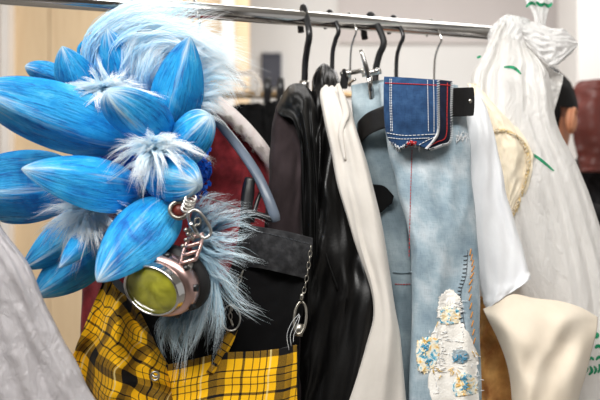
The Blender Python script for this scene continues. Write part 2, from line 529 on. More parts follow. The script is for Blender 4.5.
def torus_link(mb, c, ax, up, a, b, r, seg=6, n=18):
    """oval ring: half axes a along ax, b along up"""
    ax = Vector(ax).normalized(); up = Vector(up); up = (up-ax*up.dot(ax)).normalized()
    tube(mb, [Vector(c)+ax*(math.cos(2*PI*i/n)*a)+up*(math.sin(2*PI*i/n)*b) for i in range(n)], r, seg, closed=True)
    return mb
def chain(mb, pts, link=.009, r=.0011, wid=.0035):
    pts = [Vector(p) for p in pts]
    n = 60; Q = [cr(pts, i/n) for i in range(n+1)]
    tot = sum((b-a).length for a, b in zip(Q, Q[1:])); k = max(2, int(tot/(link*1.35)))
    for i in range(k):
        a, b = cr(pts, i/k), cr(pts, (i+1)/k)
        d = (b-a).normalized(); up = Vector((1, .3, 0)) if i % 2 else Vector((.2, 1, 0.1))
        torus_link(mb, (a+b)/2, d, up, link*.85, wid, r)
    return mb

# ------------------------------------------------------------------ camera, light
cam = bpy.data.cameras.new('camera'); co = bpy.data.objects.new('camera', cam); COL.objects.link(co)
co.location = CAM; co.rotation_euler = (PI/2, 0, 0)
cam.lens = 50; cam.sensor_width = 36; cam.clip_start = .05; cam.clip_end = 50
cam.dof.use_dof = True; cam.dof.focus_distance = 1.26; cam.dof.aperture_fstop = 3.8
C.camera = co
C.cycles.max_bounces = 24; C.cycles.diffuse_bounces = 14; C.cycles.transmission_bounces = 14; C.cycles.transparent_max_bounces = 32
C.view_settings.view_transform = 'Standard'; C.view_settings.look = 'None'
C.view_settings.exposure = 0.0; C.view_settings.gamma = 1
w = bpy.data.worlds.new('world'); C.world = w; w.use_nodes = True
w.node_tree.nodes['Background'].inputs[0].default_value = (1, .98, .96, 1)
w.node_tree.nodes['Background'].inputs[1].default_value = .5
def area(name, loc, target, size, energy, col=(1, 1, 1)):
    l = bpy.data.lights.new(name, 'AREA'); l.energy = energy; l.size = size[0]; l.shape = 'RECTANGLE'; l.size_y = size[1]; l.color = col
    o = bpy.data.objects.new(name, l); COL.objects.link(o); o.location = loc
    o.rotation_euler = (Vector(target)-Vector(loc)).to_track_quat('-Z', 'Y').to_euler(); return o
area('added_area_light', (.2, -.1, 2.9), (.0, 1.4, 1.3), (1.2, .6), 42, (1, .985, .955))  # unseen key light above the camera, added to light the rack
area('added_area_light', (-1.1, -.1, 2.75), (-.25, 1.25, 1.4), (1.0, .5), 38, (1, .985, .955))  # unseen front-left fill, added to brighten the headpiece and fur
area('added_area_light', (.6, 3.0, 2.95), (.6, 3.2, 0), (2.4, 1.2), 50, (1, .98, .96))  # unseen light added to brighten the background

# ------------------------------------------------------------------ room
def struct(name, mb, mat, smooth=False):
    o = mb.build(name, mat, smooth=smooth); o['kind'] = 'structure'; return o
struct('floor', box(MB(), (0, 1.2, -.05), (7.4, 7.4, .1)), M['floor'])
struct('ceiling', box(MB(), (0, 1.2, 3.15), (7.4, 7.4, .1)), M['ceil'])
struct('wall_front', box(MB(), (0, -2.5, 1.5), (7.4, .1, 3.2)), M['greywall'])
struct('wall_back', box(MB(), (0, 4.75, 1.5), (7, .1, 3.0)), M['wall'])
struct('trim_1', box(MB(), (2.02, 4.69, 2.66), (3.6, .025, .76)), M['soffit'])          # bulkhead across the top of the wall
# wood-panelled partition: leaves with grooves between, a white post and a grey column to the left
YW = 3.9
def wx(px, Y=YW): return (px-300)/F*Y
def leaf(px0, px1):
    a, b = wx(px0), wx(px1); return box(MB(), ((a+b)/2, YW+.03, 1.5), (b-a, .05, 2.98))
wl = MB()
for a, b in ((14, 48.5), (49.5, 132), (133, 221)): wl.add(leaf(a, b).v, leaf(a, b).f)
box(wl, (wx(118), YW+.07, 1.5), (wx(221)-wx(14), .03, 2.98))
struct('wall_left', wl, M['wood'])
struct('trim_2', box(MB(), (wx(10.5), YW-.02, 1.5), (wx(14)-wx(7), .12, 3.0)), M['trimw'])
struct('trim_3', box(MB(), (wx(-40), YW+.02, 1.5), (wx(7)-wx(-87), .3, 3.0)), M['column'])
struct('trim_4', box(MB(), (wx(229), YW-.01, 1.5), (wx(235)-wx(223), .12, 3.0)), M['trimw'])
struct('trim_5', box(MB(), (wx(242), YW+.03, 1.5), (wx(250)-wx(235.5), .06, 3.0)), M['wood'])
struct('trim_6', box(MB(), (wx(596), YW+.1, 1.5), (wx(618)-wx(574), .3, 3.0)), M['trimw'])
t = thing('notice_panel', 'dark slate rectangular panel on the white wall behind the rack', 'panel', P(271.5, 71, 4.69))
a = P(263, 86, 4.69); b = P(280, 55, 4.69)
box(MB(), ((a.x+b.x)/2, 4.686, (a.z+b.z)/2), (b.x-a.x, .024, b.z-a.z)).build('board', M['notice'], t, False)
fr = MB()
for x in (a.x, b.x): box(fr, (x, 4.68, (a.z+b.z)/2), (.016, .03, b.z-a.z+.016))
for z in (a.z, b.z): box(fr, ((a.x+b.x)/2, 4.68, z), (b.x-a.x+.016, .03, .016))
fr.build('frame', M['notice'], t, False)

# ------------------------------------------------------------------ clothes rack
R0 = Vector((-.486, 1.35, 1.731)); RD = Vector((.84, .29, 0)).normalized()
def rail_at(px):
    # point of the rail axis seen at image column px
    k = (px-300)/F
    s = (k*R0.y-R0.x)/(RD.x-k*RD.y); return R0+RD*s
E0, E1 = R0-RD*.30, rail_at(514)
rack = thing('clothes_rack', 'chrome tube garment rail that every garment and bag hangs from', 'clothes rack', Vector((E0.x, E0.y, 0)))
tube(MB(), [E0, E1], .0140, 24, 2).build('rail', M['chrome'], rack)
for q in (E0, E1):
    m_ = MB(); ellipsoid(m_, q, (.019, .019, .019), 20, 12); m_.build('rail_end_cap', M['black_plastic'], rack)
    tube(MB(), [q-Vector((0, 0, .01)), Vector((q.x, q.y, .06))], .0125, 20, 2).build('post', M['chrome'], rack)
    nrm = Vector((-RD.y, RD.x, 0))
    a, b = Vector((q.x, q.y, .06))-nrm*.25, Vector((q.x, q.y, .06))+nrm*.25
    tube(MB(), [a, b], .0125, 16, 2).build('foot', M['chrome'], rack)
    for e_ in (a, b):
        c = MB(); tube(c, [e_-RD*.012-Vector((0, 0, .032)), e_+RD*.012-Vector((0, 0, .032))], .028, 20, 2)
        tube(c, [e_, e_-Vector((0, 0, .02))], .008, 8, 2); c.build('caster', M['black_plastic'], rack)

# ------------------------------------------------------------------ hangers
def hook_path(px, phi, Rr, drop, lean=0., tip=205, rise=0.):
    """open hook whose loop holds the rail at column px; phi turns its plane from the view direction"""
    c = rail_at(px); e = Vector((math.sin(phi), -math.cos(phi), 0))
    cc = c+Vector((0, 0, .0145-Rr+rise))+Vector((0, 0, .0025))
    pts = []
    for k in range(5):
        an = math.radians(lerp(tip, 0, k/8))
        pts.append(cc+e*(math.cos(an)*Rr)+Vector((0, 0, math.sin(an)*Rr)))
    pts.append(cc+e*(Rr*.92)+Vector((0, 0, -Rr*.8)))
    pts.append(cc+e*(Rr*.5)+Vector((0, 0, -Rr*1.7)))
    pts.append(cc+e*(Rr*.1+lean*.5)+Vector((0, 0, -Rr*2.3-.01)))
    pts.append(cc+e*lean+Vector((0, 0, -drop)))
    return pts, cc, e
def hanger(name, label, px, phi, Rr, drop, rad, mat, arm_mat, span=.17, slope=.06, lean=0., collar=None, arm_r=.006, cat='clothes hanger', rise=0.):
    pts, cc, e = hook_path(px, phi, Rr, drop, lean, rise=rise)
    t = thing(name, label, cat, pts[-1], 'hangers on the chrome rail')
    tube(MB(), pts, rad, 12, 60).build('hook', mat, t)
    b = pts[-1]
    if collar:
        tube(MB(), [b+Vector((0, 0, .018)), b-Vector((0, 0, .006))], rad*1.5, 14, 3).build('collar', collar, t)
    n_ = Vector((-.12, .993, 0))
    m_ = MB()
    tube(m_, [b-n_*span-Vector((0, 0, slope)), b-n_*span*.55-Vector((0, 0, slope*.45)), b, b+n_*span*.55-Vector((0, 0, slope*.45)), b+n_*span-Vector((0, 0, slope))], arm_r, 12, 30)
    m_.build('arm', arm_mat, t)
    return t, b
hanger('clothes_hanger', 'black hanger with flat wide hook and steel collar in the brown suede jacket', 305, math.radians(16), .0290, .124, .0060, M['black_plastic'], M['black_plastic'], .12, .05, -.004, M['steel'], rise=.005)
hanger('clothes_hanger', 'black plastic hanger with small hook holding the black leather jacket', 332, math.radians(38), .0200, .092, .0042, M['black_plastic'], M['black_plastic'], .10, .06)
hanger('clothes_hanger', 'thin chrome wire hanger hook just left of the spring clip', 351, math.radians(30), .0185, .112, .0019, M['chrome'], M['chrome'], .05, .0, -.004, M['steel'], .0028)
hanger('clothes_hanger', 'thick black rubber hook beside the chrome clip above the jeans', 374, math.radians(36), .0290, .118, .0062, M['rubber'], M['black_plastic'], .05, .02, .004, M['steel'])
hanger('clothes_hanger', 'slim black hook directly above the dark denim pouch', 396, math.radians(36), .0210, .114, .0038, M['black_plastic'], M['black_plastic'], .07, .05)
hanger('clothes_hanger', 'chrome wire hook nearest the white carrier bag', 434, math.radians(36), .0210, .112, .0021, M['chrome'], M['chrome'], .08, .05, 0, None, .003)

# chrome crossbar with spring clip
b0 = rail_at(351); b1 = rail_at(380)
t = thing('spring_clip', 'chrome spring clip gripping the waist of the washed jeans', 'clip', P(368, 80, 1.40))
Yc = 1.39
cl = MB()
for (p, q, w_) in (((361, 50), (372, 92), .0042), ((368, 72), (372, 103), .0046)):
    tube(cl, [P(p[0], p[1], Yc-.004), P((p[0]+q[0])/2+.6, (p[1]+q[1])/2, Yc-.008), P(q[0], q[1], Yc)], [w_*.75, w_, w_*.9], 10, 12, flat=.35)
cl.build('jaw', M['chrome'], t)
tube(MB(), [P(362, 74, Yc+.002), P(381, 71, Yc+.002)], .0052, 14, 3).build('spring', M['steel'], t)
ellipsoid(MB(), P(377, 71, Yc-.004), (.0055, .0055, .0055), 16, 10).build('rivet', M['chrome'], t)
bar = thing('trouser_bar', 'short steel trouser bar with black slider beside the spring clip', 'bar', P(352, 72, 1.45))
tube(MB(), [P(341, 74, 1.43), P(352, 72.5, 1.435), P(364, 70, 1.41)], .0042, 12, 8).build('bar', M['steel'], bar)
box(MB(), P(344.5, 79, 1.425), (.011, .012, .032), .2, .15).build('slider', M['black_plastic'], bar, False)
tube(MB(), [P(346, 74, 1.42), P(350, 73, 1.42)], .0075, 14, 3).build('bushing', M['steel'], bar)

# ------------------------------------------------------------------ garments, right to left behind
# maroon velvet robe with fleece collar
mr = thing('velvet_robe', 'maroon velvet robe with pale fleece collar behind the blue headpiece', 'robe', P(190, 120, 1.5))
drape([(150, 95, 1.5), (128, 130, 1.46), (98, 200, 1.44), (84, 280, 1.43), (80, 340, 1.43), (78, 440, 1.43)],
      [(222, 100, 1.5), (258, 146, 1.46), (280, 200, 1.44), (292, 280, 1.43), (294, 340, 1.43), (296, 440, 1.43)],
      .10, .035, folds(6, .013, 3, .4, .5), 110, 90, seed=3).build('body', M['maroon'], mr)
col_ = MB()
tube(col_, [P(196, 84, 1.46), P(218, 104, 1.435), P(243, 127, 1.42), P(262, 149, 1.415), P(274, 168, 1.41)], [.015, .014, .013, .012, .009], 14, 30)
cb = col_.build('collar', M['fleece'], mr, label='pale fleece collar')
fz = MB(); fur(fz, [[(198+i*9.6, 88+i*9.8, 1.43), (200+i*9.6, 89+i*9.8, 1.405), (204+i*9.6, 93+i*9.8, 1.40)] for i in range(8)], 110, .009, .010, .0004, .005, 4, 4)
o = fz.build('fleece', M['fur_cream'], cb); o['kind'] = 'stuff'

# umber suede jacket
sj = thing('suede_jacket', 'dark umber suede jacket on the flat black hanger', 'jacket', P(290, 100, 1.5))
drape([(287, 93, 1.45), (276, 108, 1.38), (271, 140, 1.35), (268, 180, 1.345), (264, 230, 1.345), (255, 330, 1.35), (250, 430, 1.35)],
      [(297, 93, 1.45), (303, 110, 1.39), (306, 140, 1.36), (304, 180, 1.355), (303, 230, 1.355), (304, 330, 1.36), (306, 430, 1.36)],
      .06, .03, folds(1.5, .006, 5, .4, .6, (4, 7)), 90, 56, seed=5, top_round=.08).build('sleeve', M['suede'], sj)
lap = patch([[(281, 96, 1.40), (291, 85, 1.40), (303, 84, 1.41), (316, 96, 1.42)],
             [(277, 109, 1.352), (292, 94, 1.335), (309, 96, 1.345), (320, 118, 1.38)],
             [(281, 116, 1.335), (297, 106, 1.322), (311, 116, 1.335), (322, 150, 1.37)],
             [(293, 122, 1.326), (303, 124, 1.318), (314, 146, 1.33), (324, 196, 1.36)],
             [(302, 146, 1.326), (309, 164, 1.318), (317, 196, 1.33), (326, 240, 1.36)],
             [(304, 200, 1.33), (311, 214, 1.32), (319, 240, 1.335), (326, 290, 1.36)],
             [(302, 300, 1.34), (310, 320, 1.33), (318, 350, 1.345), (324, 420, 1.36)]], 50, 110, .004, folds(2.6, .008, 8, .4, .5, (4, 5), .8))
lap.build('lapel', M['black_satin'], sj, label='black satin lapel')

# black leather jacket
lj = thing('leather_jacket', 'black leather jacket hanging between suede jacket and ivory shirt', 'jacket', P(330, 75, 1.5))
drape([(318, 66, 1.50), (312, 84, 1.44), (312, 130, 1.40), (310, 190, 1.385), (304, 260, 1.375), (296, 340, 1.37), (290, 430, 1.37)],
      [(328, 64, 1.50), (338, 84, 1.44), (344, 130, 1.40), (352, 190, 1.37), (368, 262, 1.35), (376, 305, 1.345), (352, 430, 1.35)],
      .05, .035, folds(.7, .009, 11, .9, 1.9, (1.8, 5.5)), 120, 80, seed=11, top_round=.06).build('body', M['leather'], lj)
cr_ = MB()
tube(cr_, [P(319, 90, 1.385), P(320, 150, 1.348), P(318, 200, 1.335), P(325, 250, 1.325), P(338, 290, 1.318)], .0016, 8, 40)
cr_.build('piping', M['leather'], lj)

# ivory shirt
iv = thing('ivory_shirt', 'ivory cotton shirt sleeve hanging beside the washed jeans', 'shirt', P(330, 82, 1.48))
drape([(321, 80, 1.44), (320, 100, 1.37), (326, 130, 1.335), (337, 180, 1.32), (352, 235, 1.312), (373, 300, 1.305), (366, 345, 1.305), (346, 410, 1.305), (340, 440, 1.305)],
      [(336, 80, 1.44), (346, 98, 1.37), (357, 130, 1.335), (372, 180, 1.32), (384, 235, 1.315), (394, 300, 1.31), (401, 345, 1.31), (407, 410, 1.31), (409, 440, 1.31)],
      .045, .022, (lambda u, t, f=folds(.95, .0075, 15, .55, .4, (2, 4)): f(u, t)*sm(0, .3, t)), 120, 64, seed=15, top_round=.05).build('sleeve', M['ivory'], iv)
hm = MB(); tube(hm, [P(338, 84, 1.352), P(343, 100, 1.335), P(346, 114, 1.322), P(343, 123, 1.314), P(341, 136, 1.310), P(345, 160, 1.305)], [.003, .0055, .006, .005, .004, .002], 12, 40, flat=.6)
hm.build('seam_fold', M['ivory'], iv)

# washed jeans
je = thing('washed_jeans', 'light washed jeans with patched ripped leg hung by the waist', 'jeans', P(410, 90, 1.42))
rear = drape([(351, 86, 1.43), (352, 110, 1.40), (356, 150, 1.385), (366, 200, 1.38), (380, 260, 1.375), (388, 330, 1.37), (390, 430, 1.37)],
             [(396, 80, 1.43), (405, 110, 1.40), (410, 150, 1.385), (414, 200, 1.38), (418, 260, 1.375), (420, 330, 1.37), (424, 430, 1.37)],
             .06, .02, folds(1.1, .006, 21, .3, .5, (4, 6)), 90, 56, seed=21)
ro = rear.build('rear_leg', M['jeans_in'], je)
legL = [(378, 84, 1.38), (382, 110, 1.345), (388, 150, 1.33), (396, 185, 1.325), (408, 230, 1.32), (412, 275, 1.318), (411, 330, 1.317), (409, 430, 1.317)]
legR = [(458, 86, 1.38), (466, 112, 1.36), (470, 150, 1.345), (473, 190, 1.34), (477, 235, 1.335), (480, 280, 1.33), (480, 330, 1.33), (481, 430, 1.33)]
leg = drape(legL, legR, .05, .032, folds(.8, .006, 25, .4, .9, (2.6, 5)), 120, 80, seed=25)
leg.build('front_leg', M['jeans'], je)
LB = [leg.bvh()]; RB = [rear.bvh(), leg.bvh()]
st = MB(); stitches(st, LB, [(412, 150), (411, 180), (410, 215), (409, 258)], 3.2, .00055, .7)
st.build('red_seam', M['thread_red'], je, label='red stitched seam')
st = MB(); stitches(st, RB, [(395, 284), (403, 284.5), (411, 284)], 2.5, .0006, .75); st.build('pocket_stitching', M['thread_red'], je)
st = MB(); seamline(st, RB, [(393, 272), (402, 273), (412, 272)], .0016); st.build('pocket_hem', M['jeans_in'], je)
st = MB(); stitches(st, LB, [(470, 250), (473, 268), (470, 290), (472, 318), (475, 346)], 7.0, .0010, .8, .001, .4, 6.5)
st.build('orange_stitching', M['thread_orange'], je, label='slanted orange stitches')
st = MB(); stitches(st, LB, [(466, 254), (464, 275), (459, 293), (460, 312), (463, 335), (466, 360)], 4.2, .0006, .8, .001, 1.35, 4.0)
st.build('blanket_stitching', M['thread_black'], je)
st = MB(); seamline(st, LB, [(468, 250), (466, 275), (461, 293), (463, 315), (468, 345)], .0005); st.build('stitch_line', M['thread_black'], je)
# repairs: frayed cream cotton, floral patches, loose threads
def jp(name, mat, pts, lift=.002, thick=.0015, rough=.0012, seed=0):
    rows = pts
    mb = MB(); nu, nv = 26, 26
    G = [[Vector((p[0], p[1], 0)) for p in r] for r in rows]
    vs = []; uv = []
    for j in range(nv+1):
        for i in range(nu+1):
            q = cr([cr(r, i/nu) for r in G], j/nv)
            ed = min(i, nu-i, j, nv-j)
            if ed == 0:
                q = q+Vector((noise.noise((i*.7, j*.7, seed))*3.4, noise.noise((i*.7, j*.7, seed+7))*3.0, 0))
            p = on(LB, q.x, q.y, lift+rough*noise.noise((q.x*.3, q.y*.5, seed))*(1 if ed else .2)+(0 if ed else -lift*.8))
            vs.append(p); uv.append((q.x*.0016, q.y*.0016))
    W = nu+1
    mb.add(vs, [(j*W+i, (j+1)*W+i, (j+1)*W+i+1, j*W+i+1) for j in range(nv) for i in range(nu)], uv)
    N = len(vs)
    d = [(v-CAM).normalized()*thick for v in vs]
    mb.add([v+x for v, x in zip(vs, d)], [(j*W+i, j*W+i+1, (j+1)*W+i+1, (j+1)*W+i) for j in range(nv) for i in range(nu)], uv)
    bd = [i for i in range(W)]+[j*W+nu for j in range(1, nv+1)]+[nv*W+i for i in range(nu-1, -1, -1)]+[j*W for j in range(nv-1, 0, -1)]
    for k in range(len(bd)):
        a, b = bd[k], bd[(k+1) % len(bd)]; mb.f.append((b, a, a+N, b+N))
    return mb.build(name, mat, je)
jp('repair_patch', M['patch_cream'], [[(438, 322), (451, 314), (461, 322)], [(431, 337), (448, 335), (472, 338)], [(434, 356), (452, 356), (478, 358)], [(428, 376), (450, 376), (477, 376)], [(432, 404), (452, 404), (480, 404)]], seed=1)
jp('repair_patch', M['patch_cream'], [[(439, 297), (450, 289), (461, 298)], [(437, 318), (450, 320), (461, 317)]], seed=2)
jp('floral_patch', M['floral'], [[(440, 308), (450, 306), (461, 309)], [(440, 324), (449, 325), (459, 323)]], .0035, seed=3)
jp('floral_patch', M['floral'], [[(417, 341), (428, 337), (438, 338)], [(416, 356), (427, 354), (440, 354)], [(419, 372), (426, 373), (434, 368)]], .0035, seed=4)
jp('floral_patch', M['floral'], [[(456, 378), (465, 372), (474, 377)], [(452, 388), (465, 388), (478, 386)], [(455, 397), (466, 396), (476, 394)]], .0035, seed=5)
jp('worn_hole', M['jeans_in'], [[(453, 351), (460, 349), (467, 351)], [(452, 357), (460, 357), (470, 357)], [(454, 362), (461, 364), (467, 362)]], .0032, seed=6)
fr = MB()
for i in range(150):
    cx = rnd.choice(((432, 480, 330, 400), (440, 462, 300, 322), (428, 445, 330, 372)))
    x, y = rnd.uniform(cx[0], cx[1]), rnd.uniform(cx[2], cx[3]); an = rnd.choice((0, PI/2))+rnd.uniform(-.35, .35); ln = rnd.uniform(2, 6)
    stitches(fr, LB, [(x, y), (x+math.cos(an)*ln, y+math.sin(an)*ln)], 99, .0004, 1, .0028)
fr.build('frayed_threads', M['thread_white'], je, kind='stuff')
fy = MB()
for i in range(30):
    x, y = rnd.choice(((456, 372), (470, 386), (462, 394), (444, 318), (424, 340), (470, 352), (432, 366), (446, 372)))
    x += rnd.gauss(0, 4); y += rnd.gauss(0, 3); an = rnd.uniform(0, 3.2); ln = rnd.uniform(3, 7)
    stitches(fy, LB, [(x, y), (x+math.cos(an)*ln, y+math.sin(an)*ln)], 99, .0005, 1, .0036)
fy.build('embroidery', M['thread_yellow'], je, kind='stuff')
fb = MB()
for x, y in ((425, 346), (428, 360), (424, 352), (463, 379), (466, 387), (457, 359), (463, 358)):
    for k in range(9):
        an = rnd.uniform(0, 6.3); x0, y0 = x+rnd.gauss(0, 1.6), y+rnd.gauss(0, 1.6)
        stitches(fb, LB, [(x0, y0), (x0+math.cos(an)*3.4, y0+math.sin(an)*3.4)], 99, .0006, 1, .0040)
fb.build('blue_embroidery', plain('blue_thread', (70, 152, 190), .8), je, kind='stuff')
# frayed tear at the right hip
ft = MB()
for i in range(40):
    x, y = rnd.uniform(455, 470), 136+rnd.gauss(0, 2.4); stitches(ft, LB, [(x, y), (x+rnd.uniform(-4, 4), y+rnd.uniform(1, 5))], 99, .0005, 1, .002)
ft.build('hip_fraying', M['thread_white'], je, kind='stuff')
# dark lining showing where the fly hangs open
patch([[(369, 184, 1.348), (384, 186, 1.345), (394, 196, 1.343)], [(372, 192, 1.348), (384, 199, 1.345), (392, 203, 1.343)], [(378, 214, 1.348), (383, 211, 1.346), (388, 206, 1.345)]], 16, 16, .003).build('fly_lining', M['black_cloth'], je)

# belt
be = thing('leather_belt', 'black leather belt around the waist of the washed jeans', 'belt', P(410, 105, 1.33))
cp = [(356, 138, 1.40), (359, 132, 1.362), (368, 124, 1.334), (384, 117, 1.318), (410, 107, 1.302), (440, 103, 1.300), (462, 102, 1.308), (474.5, 101.5, 1.322)]
rows = []
for s in (-14.5, -13.2, -5, 5, 13.2, 14.5):
    rows.append([(p[0]-(0 if i < 7 or abs(s) < 13 else .8 if abs(s) < 14 else 2.5), p[1]+s*(.8 if i < 4 else 1), p[2]+(0 if abs(s) < 14 else .0015)) for i, p in enumerate(cp)])
patch(rows, 80, 16, .005).build('strap', M['belt'], be)
ellipsoid(MB(), P(470, 101, 1.316), (.0035, .002, .0035), 14, 8).build('stud', M['oldsilver'], be)

# dark denim pouch folded over the belt
po = thing('denim_pouch', 'small dark blue denim pouch with red and white stitching over the belt', 'pouch', P(415, 80, 1.29))
wv = lambda u, v: .0035*math.sin(u*7+1)*v+.0015*noise.noise((u*6, v*6, 2))
pm = patch([[(384, 76.5, 1.300), (398, 77, 1.288), (418, 78.3, 1.284), (438, 79.8, 1.286)],
            [(383.5, 95, 1.292), (398, 96, 1.276), (418, 97, 1.271), (438, 98, 1.276)],
            [(384, 115, 1.290), (398, 116, 1.272), (418, 117, 1.268), (438, 118, 1.273)],
            [(385.5, 131, 1.293), (398, 134, 1.274), (418, 133, 1.269), (438, 133, 1.275)],
            [(389, 141, 1.295), (399, 149, 1.276), (411, 143.5, 1.271), (429, 150, 1.277)]], 60, 60, .004, wv)
pm.build('front_panel', M['dark_denim'], po)
ps = patch([[(437.5, 79.5, 1.2865), (445, 80.3, 1.291), (452.5, 81.2, 1.298)],
            [(437.5, 110, 1.2765), (445, 110, 1.283), (451.8, 110, 1.292)],
            [(437.5, 132, 1.2755), (445, 132, 1.284), (451.5, 131, 1.293)],
            [(428, 150.5, 1.279), (438, 147, 1.285), (450, 142, 1.294)]], 30, 50, .004)
ps.build('side_panel', M['navy_denim'], po, label='navy side panel')
PB = [pm.bvh(), ps.bvh()]
sw = MB()
for pth in ([(391.5, 79), (391.5, 105), (392.5, 132)], [(390, 79), (390, 105), (391, 132)], [(427.5, 80), (428, 105), (428.5, 132)], [(433.5, 80), (434, 105), (434, 133)],
            [(387, 133), (405, 135.5), (428, 134.5), (436, 134)], [(388, 137.5), (402, 139), (418, 138.5), (430, 138)], [(419, 145), (428, 140), (435, 137)]):
    stitches(sw, PB, pth, 2.6, .00055, .72)
for pth in ([(438.3, 80), (438.3, 108), (438.2, 130), (434, 140), (426, 149)], [(452, 82), (451.3, 108), (451, 140), (440, 146), (430, 150)]):
    stitches(sw, PB, pth, 1.5, .0007, .9, .001, 1.2, 2.6)
sw.build('white_stitching', M['thread_white'], po)
sr = MB()
for pth in ([(385, 83), (410, 84), (437, 85.2)], [(447.5, 83), (447, 110), (446, 136), (437, 142), (427, 147)], [(440, 84.5), (451, 85.5)]):
    stitches(sr, PB, pth, 2.6, .00075, .85)
sr.build('red_stitching', M['thread_red'], po)
sx = MB()
for i in range(60):
    x = rnd.uniform(389, 420); y = lerp(140, 149, math.sin((x-389)/31*PI*1.5)**2*.6+.2)+rnd.gauss(0, 1)
    stitches(sx, PB, [(x, y), (x+rnd.uniform(-2, 2), y+rnd.uniform(1, 4))], 99, .0005, 1, .0012)
sx.build('frayed_edge', M['thread_white'], po, kind='stuff')
sq = MB()
for i in range(26):
    x, y = 411+rnd.gauss(0, 2.2), 143+rnd.gauss(0, 1.0); stitches(sq, PB, [(x, y), (x+rnd.uniform(-3, 3), y+rnd.uniform(-1, 1.5))], 99, .0008, 1, .0016)
sq.build('red_darning', M['thread_red'], po, kind='stuff')

# white cotton garment
wc = thing('white_shirt', 'white cotton shirt with pointed tail between jeans and carrier bag', 'shirt', P(480, 100, 1.46))
drape([(462, 96, 1.46), (466, 125, 1.43), (464, 165, 1.42), (463, 205, 1.415), (470, 246, 1.41), (480, 286, 1.405), (484, 303, 1.40), (485, 309, 1.40)],
      [(482, 98, 1.46), (492, 125, 1.43), (501, 165, 1.42), (510, 205, 1.415), (520, 240, 1.41), (528, 268, 1.405), (530, 275, 1.40), (530.5, 278, 1.40)],
      .05, .022, folds(.8, .007, 31, .5, .5, (2, 4)), 90, 60, seed=31).build('body', M['white'], wc)

# cream towelling top with a fringed hem
to = thing('towelling_top', 'butter cream towelling top with fringed hem under the carrier bag', 'top', P(490, 90, 1.48))
tw = patch([[(468, 83, 1.50), (474, 84, 1.49), (479, 87, 1.485), (484, 92, 1.49)],
            [(472, 100, 1.47), (480, 100, 1.46), (489, 102, 1.46), (499, 108, 1.475)],
            [(478, 124, 1.455), (491, 122, 1.45), (504, 122, 1.45), (518, 128, 1.465)],
            [(484, 146, 1.45), (500, 144, 1.445), (516, 144, 1.445), (531, 150, 1.46)],
            [(489, 168, 1.45), (503, 167, 1.445), (517, 167, 1.445), (532, 172, 1.46)],
            [(494, 195, 1.45), (504, 194, 1.445), (514, 194, 1.445), (525, 196, 1.46)],
            [(500, 224, 1.452), (505, 222, 1.448), (509, 220, 1.448), (514, 217, 1.46)]], 50, 80, .006, folds(1.2, .005, 35, .3, .6))
tw.build('body', M['towel'], to)
TB = [tw.bvh()]
fg = MB(); hem = [Vector(p+(0,)) for p in ((490, 134), (502, 130), (516, 136), (526, 147), (529, 164), (525, 182), (519, 202), (511, 218))]
for i in range(260):
    q = cr(hem, rnd.random()); a_ = on(TB, q.x-rnd.uniform(0, 2), q.y, .002, 1.45); an = rnd.uniform(0, 6.28); l_ = rnd.uniform(.002, .005)
    tube(fg, [a_, a_+Vector((math.cos(an)*l_*.6, -.003, math.sin(an)*l_*.6)), a_+Vector((math.cos(an)*l_, -.002, math.sin(an)*l_))], .0006, 4, 3)
fo = fg.build('fringe', M['towel'], to, kind='stuff')
sl = MB(); tube(sl, [on(TB, *(cr(hem, i/12).xy), .001, 1.45) for i in range(13)], .0028, 8, 40)
sl.build('hem', cloth('straw_hem', (206, 178, 120), (226, 202, 150), .9), to, label='straw coloured hem')

# cream cloth folded over at lower right, tan garment inside it
cc = thing('cream_blouse', 'cream linen blouse folded over below the white shirt tail', 'blouse', P(540, 300, 1.40))
patch([[(483, 309, 1.385), (497, 303, 1.375), (513, 294, 1.38), (535, 298, 1.385), (560, 301, 1.39), (580, 307, 1.395), (598, 317, 1.41)],
       [(487, 318, 1.375), (503, 318, 1.355), (522, 318, 1.352), (545, 318, 1.357), (565, 320, 1.36), (582, 325, 1.37), (597, 330, 1.395)],
       [(497, 338, 1.375), (512, 340, 1.345), (530, 342, 1.335), (548, 344, 1.35), (563, 345, 1.352), (580, 347, 1.36), (592, 350, 1.39)],
       [(506, 362, 1.375), (518, 366, 1.345), (530, 368, 1.345), (545, 368, 1.335), (562, 368, 1.338), (576, 370, 1.35), (586, 374, 1.385)],
       [(511, 390, 1.375), (521, 394, 1.35), (533, 396, 1.335), (546, 398, 1.325), (558, 398, 1.33), (570, 400, 1.345), (578, 402, 1.38)],
       [(513, 440, 1.38), (522, 440, 1.35), (533, 440, 1.335), (545, 440, 1.325), (556, 440, 1.33), (567, 440, 1.345), (574, 440, 1.38)]], 80, 90, .004,
      lambda u, v: .009*(math.exp(-((u-.78+.62*v)/.10)**2)-.9*math.exp(-((u-.98+.62*v)/.13)**2))*sm(.02, .2, v)*(1-sm(.7, 1, v)*.5)+.004*math.sin(2*PI*(1.4*u-.3*v)+.6)*sm(.1, .6, v)+.004*noise.noise((u*4, v*4, 4))).build('body', M['cream'], cc)
tg = thing('tan_garment', 'tan brown garment in the gap between jeans and cream blouse', 'garment', P(495, 300, 1.45))
drape([(474, 296, 1.46), (475, 330, 1.455), (475, 370, 1.45), (476, 440, 1.45)], [(502, 300, 1.46), (512, 330, 1.455), (520, 370, 1.45), (526, 440, 1.45)],
      .05, .012, folds(1.7, .016, 41, .5, .7, (3, 4)), 60, 50, seed=41).build('body', M['brown'], tg)

